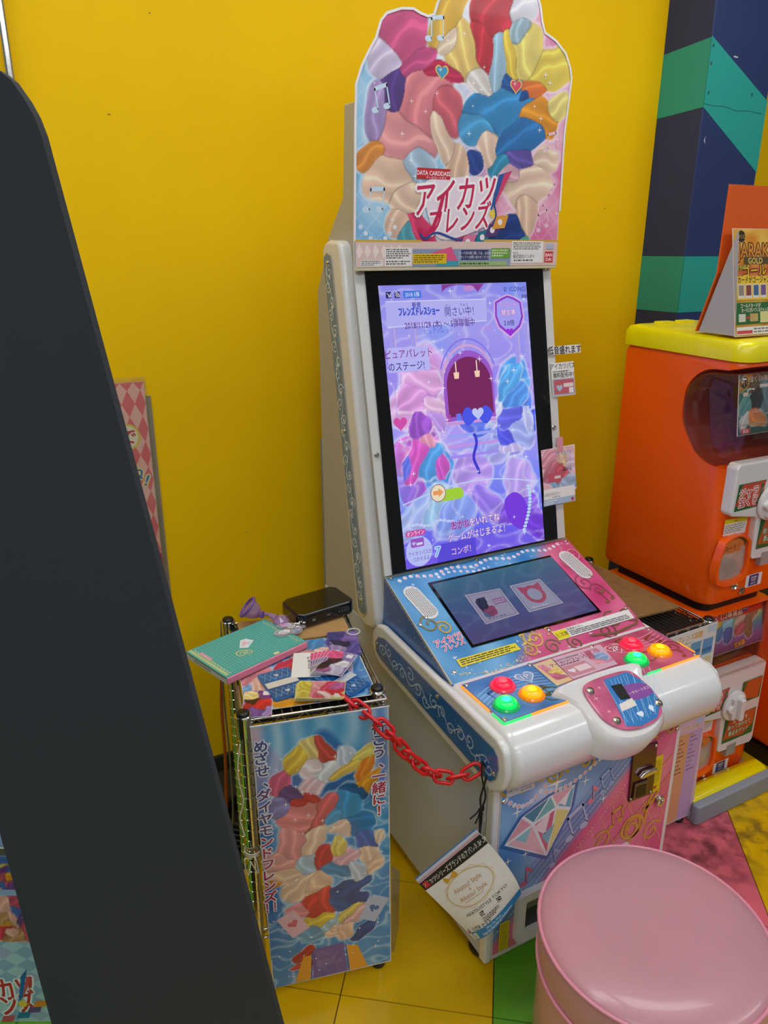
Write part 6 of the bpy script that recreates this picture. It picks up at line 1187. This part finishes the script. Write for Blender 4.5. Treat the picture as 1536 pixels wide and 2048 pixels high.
P.build('sign_print', gs, mat_print('laminated_print', 0.2, 0.5))
MB().xprism([(1.207, 1.306), (1.312, 1.308), (1.240, 1.540)], 1.574, 1.576).build('side_flap', mat('grey_card', 'b4b2b4', 0.6), gs)
MB().xprism([(1.318, 1.308), (1.322, 1.308), (1.282, 1.446), (1.282, 1.640), (1.278, 1.640), (1.278, 1.446)], 1.572, 1.81).build('back_board', mat('orange_card', 'f06414', 0.5), gs)
settle(gs)
# neighbouring machine, only its left flank in view
nb = vending(0.03, False); nb.location = nb.location+Vector((0.385, -0.29, 0.022))
tag(nb, 'second orange capsule machine on a black plinth at the right edge')
pl_ = MB().fprism(F((0, 0, 0), (1,0,0), (0,1,0)), rounded(1.938, 0.85, 2.252, 1.252, 0.02), 0.0, 0.050).build('plinth', BLACKP, None); tag(pl_, 'low black plinth under the second capsule machine at the right edge', 'plinth')

# ================================================================== RIGHT WIRE RACK behind the machine
rk = thing('wire_rack', 'low chrome wire rack between the game machine and capsule machines', 'shelf', (1.43, 1.33, 0))
RX0, RX1, RY0, RY1, RZ = 1.345, 1.513, 1.112, 1.545, 0.615
pm2 = post_mesh(0.622); pm2.materials.append(CHROME); pm2.shade_smooth(); pm2.set_sharp_from_angle(angle=0.6)
for x in (RX0, RX1):
    for y in (RY0, RY1): put(pm2, 'post', (x, y, 0), rk); put(cm, 'post_cap', (x, y, 0.622), rk); put(fm, 'foot', (x, y, 0), rk)
for a, b in (((RX0, RY0), (RX1, RY0)), ((RX0, RY1), (RX1, RY1)), ((RX0, RY0), (RX0, RY1)), ((RX1, RY0), (RX1, RY1))):
    for dz in (0.0, -0.026): MB().tube([(a[0], a[1], RZ+dz), (b[0], b[1], RZ+dz)], 0.0032, 8).build('rail', CHROME, rk, 50)
    n = 18 if a[0] == b[0] else 8
    MB().tube([(a[0]+(b[0]-a[0])*i/n, a[1]+(b[1]-a[1])*i/n, RZ-(0.0 if i % 2 else 0.026)) for i in range(n+1)], 0.0020, 6).build('zigzag_brace', CHROME, rk)
wm2 = MB().tube([(0, RY0, 0), (0, RY1, 0)], 0.0018, 6).mesh('wire'); wm2.materials.append(DWIRE)
for i in range(1, 12): put(wm2, 'wire', (RX0+(RX1-RX0)*i/12, 0, RZ), rk)
MB().box((RX0+0.004, RY0+0.01, RZ-0.024), (RX1-0.004, RY1-0.01, RZ-0.020)).build('under_sheet', mat('black_sheet', '1a1918', 0.6), rk)
settle(rk)
cs = MB().fprism(F((0, 0, RZ), (1,0,0), (0,1,0)), [(1.335, 1.205), (1.500, 1.195), (1.504, 1.53), (1.338, 1.53)], 0.002, 0.007).build('cardboard_sheet', mat('brown_cardboard', '8f6a3c', 0.85, noise=0.15, nscale=40)); tag(cs, 'brown cardboard sheet on top of the right wire rack', 'cardboard')
RF = F((1.30, 1.093, 0), (1, 0, 0), (0, 0, 1))
def d4(P):
    P.text('フレンズ図鑑', 0.128, 0.602, 0.014, 'd8a04a', fat=0.03, sx=0.8, outline='f6f0ea', ow=0.05); P.lines(0.045, 0.583, 0.14, 0.590, 1, 'b8a890', 4)
    for x, z0, z1, c in ((0.135, 0.535, 0.583, '6a9cd0'), (0.178, 0.530, 0.583, '5a94d4'), (0.062, 0.545, 0.578, 'e6d0a8'), (0.098, 0.54, 0.58, 'e4d4c4')):
        P.rect(x, z0, x+0.036, z1, c); P.rect(x, z0+0.016, x+0.036, z0+0.026, '3a6ab8' if c[0] in '56' else 'd8b88a'); P.rect(x, z0, x+0.036, z0+0.008, 'dfe6f0')
    P.rect(0.19, 0.598, 0.22, 0.618, 'bcd2ea'); P.rect(0.05, 0.506, 0.2, 0.527, 'e8d8d4'); P.lines(0.06, 0.51, 0.19, 0.524, 2, 'b89a9a', 8); P.rect(0.13, 0.512, 0.215, 0.528, 'ead4a4')
sheet('rack_notice', 'white catalogue notice in clear sleeve hung on the right rack', 'notice', RF, [(0.040, 0.500), (0.226, 0.500), (0.222, 0.622), (0.040, 0.618)], 0.001, d4, mat_print('laminated_print', 0.2, 0.5), None, 'e2e0dc')
RF2 = F((1.30, 1.096, 0), (1, 0, 0), (0, 0, 1))
def d5(P):
    P.rect(0.062, 0.33, 0.232, 0.492, 'a8c4e2'); P.rect(0.062, 0.022, 0.186, 0.33, 'e2a878'); P.rect(0.186, 0.022, 0.234, 0.33, 'c8a6d0'); P.rect(0.062, 0.305, 0.234, 0.345, 'd9bcd2'); P.text('プレミアムの曲', 0.165, 0.322, 0.013, 'd8a04a', fat=0.03, sx=0.9, outline='f2e6ea', ow=0.05); P.rect(0.168, 0.36, 0.19, 0.376, 'e8dce4'); P.rect(0.205, 0.325, 0.23, 0.34, 'b4c8e4'); P.rect(0.205, 0.345, 0.235, 0.40, '9cbcde')
    for i in range(9): P.lines(0.136+0.002*(i % 3), 0.285-0.013*i, 0.176, 0.292-0.013*i, 1, '6a4a3a', i); P.lines(0.192, 0.285-0.013*i, 0.226-0.004*(i % 4), 0.292-0.013*i, 1, '5a4a7a', i+20)
    P.rect(0.191, 0.294, 0.199, 0.301, 'e0a03a')
sheet('hanging_banner', 'long orange and lilac song list sheet hanging down to the floor', 'banner', RF2, [(0.06, 0.020), (0.250, 0.016), (0.233, 0.494), (0.06, 0.494)], 0.001, d5, PAPER, None, 'dcc4cc')

# ================================================================== LEFT EDGE: pole, wall poster, dark board, low poster
po_ = thing('chrome_pole', 'thin chrome pole against the yellow wall at far left', 'pole', (0.139, 1.893, 0))
MB().tube([(0.139, 1.893, 0.0), (0.139, 1.893, 2.74)], 0.0095, 16).build('tube', CHROME, po_, 60)
MB().lathe(F((0.139, 1.893, 0), (1,0,0), (0,1,0)), [(0.012, 0), (0.012, 0.02), (0.010, 0.024)], 16).build('foot', BLACKP, po_, 40)
settle(po_)
WP = F((0.26, 1.918, 0.5), (1, 0, 0), (0, 0, 1))
wp = thing('wall_poster', 'pink diamond checked poster in clear sleeve on the yellow wall', 'poster', WP.p(0, 0.35, 0))
MB().fprism(WP, [(-0.20, 0.0), (0.083, 0.0), (0.083, 0.692), (-0.20, 0.692)], 0, 0.0008).build('sheet', mat('white_board', 'd9d9d6', 0.5), wp)
MB().fprism(WP, [(0.083, 0.06), (0.0965, 0.06), (0.0965, 0.655), (0.083, 0.655)], 0.0, 0.0012).build('grey_strip', mat('grey_tape', '8f8570', 0.4), wp)
P = Print(WP, 0.0012)
def rh(U, V):
    a = U/0.0315; b = V/0.0475+ (U*0.0); k = np.floor(a+b)+np.floor(a-b); t = (np.floor(a+b)+np.floor(a-b)) % 2
    return np.where(((np.floor(a+b) + np.floor(a-b+100)) % 2)[:, None] > 0.5, hx('e6677a')[None], hx('f3b3b8')[None])
P.bg(-0.2, 0.001, 0.0825, 0.691, lambda U, V: np.repeat(hx('ee7484')[None], len(U), 0), 0.03)
for i in range(-7, 4):
    for j in range(0, 12):
        cx_, cy_ = 0.025+0.0315*i, 0.671-0.0655*j
        p_ = [(cx_+a, cy_+b) for a, b in ((-0.0155, 0), (0, -0.0325), (0.0155, 0), (0, 0.0325))]
        p_ = [(min(x, 0.0825), min(max(y, 0.001), 0.691)) for x, y in p_]; P.poly(p_, 'fac8cc', False)
P.n += 4e-5
P.poly(circle(0.030, 0.556, 0.031, 20, 0.034), 'e8d838'); P.poly(circle(0.030, 0.556, 0.026, 20, 0.029), 'f6f2e8'); P.text('で', 0.032, 0.557, 0.032, 'c8283c', fat=0.03)
P.text('じ', 0.010, 0.480, 0.02, '3a7ac0', fat=0.04, outline='f2ecb0', ow=0.1, rot=-0.4); P.text('ね', 0.043, 0.462, 0.028, '3a7ac0', fat=0.04, outline='f2ecb0', ow=0.1, rot=-0.4); P.text('!', 0.066, 0.440, 0.03, '3a7ac0', fat=0.04, outline='f2ecb0', ow=0.1, rot=-0.4)
P.rect(0.045, 0.215, 0.068, 0.245, 'e8e6e2'); P.poly([(0.05, 0.21), (0.076, 0.205), (0.08, 0.13), (0.06, 0.14)], 'e6cfd6'); P.poly([(0.06, 0.205), (0.072, 0.203), (0.07, 0.17)], 'e0a840'); P.poly([(0.076, 0.235), (0.0825, 0.235), (0.0825, 0.0), (0.072, 0.0)], 'c02a50')
P.build('poster_print', wp, PAPER)
sl = MB().fprism(WP, [(-0.21, -0.02), (0.094, -0.02), (0.088, 0.704), (-0.21, 0.706)], 0.0022, 0.0028).build('clear_sleeve', mat_clear('clear_sleeve', 'fcfaf2', 1.0, 0.12, 0.02), wp)
settle(wp)
DBF = F((0.42, 0.79, 0), (cos(math.radians(-27.9)), sin(math.radians(-27.9)), 0), (0, 0, 1))
dbp = [(-0.132, 0.0), (-0.174, 0.284), (-0.301, 1.155), (-0.370, 1.616), (-0.375, 1.634), (-0.382, 1.649), (-0.394, 1.668), (-0.404, 1.676), (-0.430, 1.690), (-0.47, 1.700), (-0.61, 1.703), (-0.628, 1.69), (-0.635, 1.66), (-0.573, 0.681), (-0.554, 0.284), (-0.540, 0.0)]
db = thing('standing_board', 'large plain dark grey rounded board standing at the left', 'board', DBF.p(-0.34, 0, 0))
MB().fprism(DBF, dbp, -0.018, 0.0).build('panel', mat('charcoal_matt_board', '31383d', 0.9), db)
MB().fprism(DBF, [(-0.42, 0.0), (-0.36, 0.0), (-0.40, 1.1), (-0.46, 1.1)], -0.05, -0.018).build('back_brace', MATS['charcoal_matt_board'], db)
settle(db)
LPF = F((0.52, 0.98, 0), DBF.u, (0, 0, 1))
lp = thing('floor_poster', 'pale blue checked poster board standing at the lower left corner', 'poster', LPF.p(-0.8, 0, 0))
MB().fprism(LPF, [(-1.0, 0.0), (-0.60, 0.0), (-0.60, 0.56), (-1.0, 0.56)], -0.006, 0).build('board', mat('white_board', 'd9d9d6', 0.5), lp)
P = Print(LPF, 0.0004)
P.bg(-0.999, 0.001, -0.601, 0.559, vgrad([(0, 'b4d2d2'), (0.2, 'b0cdd8'), (0.24, 'a4c0e0'), (0.56, '86a8d8')]), 0.02)
for i in range(18):
    for j in range(8):
        cx_, cy_ = -0.99+0.0235*i, 0.02+0.034*j+(0.017 if i % 2 else 0)
        P.poly([(cx_-0.0235, cy_), (cx_, cy_-0.017), (cx_+0.0235, cy_), (cx_, cy_+0.017)], '8fb0cc' if (i+j) % 3 else 'a6b4d0', False) if (i % 2 == 0) else None
P.n += 4e-5
for y0, y1, sd_ in ((0.218, 0.335, 4), (0.35, 0.43, 6)):
    rq = random.Random(sd_); P.bg(-0.99, y0, -0.66, y1, petals([(rq.uniform(-0.99, -0.66), rq.uniform(y0, y1), 0.03, rq.choice(['d83048', 'e8a02c', 'e8c8b0', '6a3a86', 'f0b0a0', 'c84a6a', 'e8d060', '4a6ab8', 'c89060'])) for _ in range(80)], vgrad([(0, 'd8a080'), (1, 'd8a080')]), 0.008, 22, 3, 10), 0.003)
P.rect(-0.99, 0.432, -0.66, 0.448, '5a5a4a'); P.rect(-0.99, 0.448, -0.66, 0.452, 'e6e4dc')
P.text('アイカツ', -0.785, 0.085, 0.052, 'c8242e', rot=0.22, shear=0.25, sx=0.62, fat=0.03, outline='e6f0f0', ow=0.06); P.text('フレンズ', -0.782, 0.045, 0.048, 'c8242e', rot=0.22, shear=0.25, sx=0.62, fat=0.03, outline='e6f0f0', ow=0.06)
P.poly([(-0.727, 0.128), (-0.712, 0.148), (-0.735, 0.062), (-0.742, 0.062)], '1f6aa8'); P.poly([(-0.716, 0.128), (-0.708, 0.12), (-0.735, 0.062)], 'd04a5a'); P.star(-0.735, 0.052, 0.018, 'f0d03a'); P.poly(circle(-0.735, 0.052, 0.009, 8), 'f0d03a')
for a, b, c in ((-0.772, 0.008, 'd05058'), (-0.738, 0.018, '1f7a98'), (-0.714, 0.034, '6a4a86'), (-0.70, 0.05, 'e8902c')): P.poly([(a-0.016, b-0.007), (a+0.010, b-0.005), (a+0.016, b+0.012), (a-0.008, b+0.010)], c)
P.build('poster_print', lp, PAPER)
MB().fprism(LPF, [(-0.84, 0.0), (-0.78, 0.0), (-0.80, 0.4), (-0.82, 0.4)], -0.05, -0.006).build('back_strut', mat('white_board', 'd9d9d6', 0.5), lp)
settle(lp)
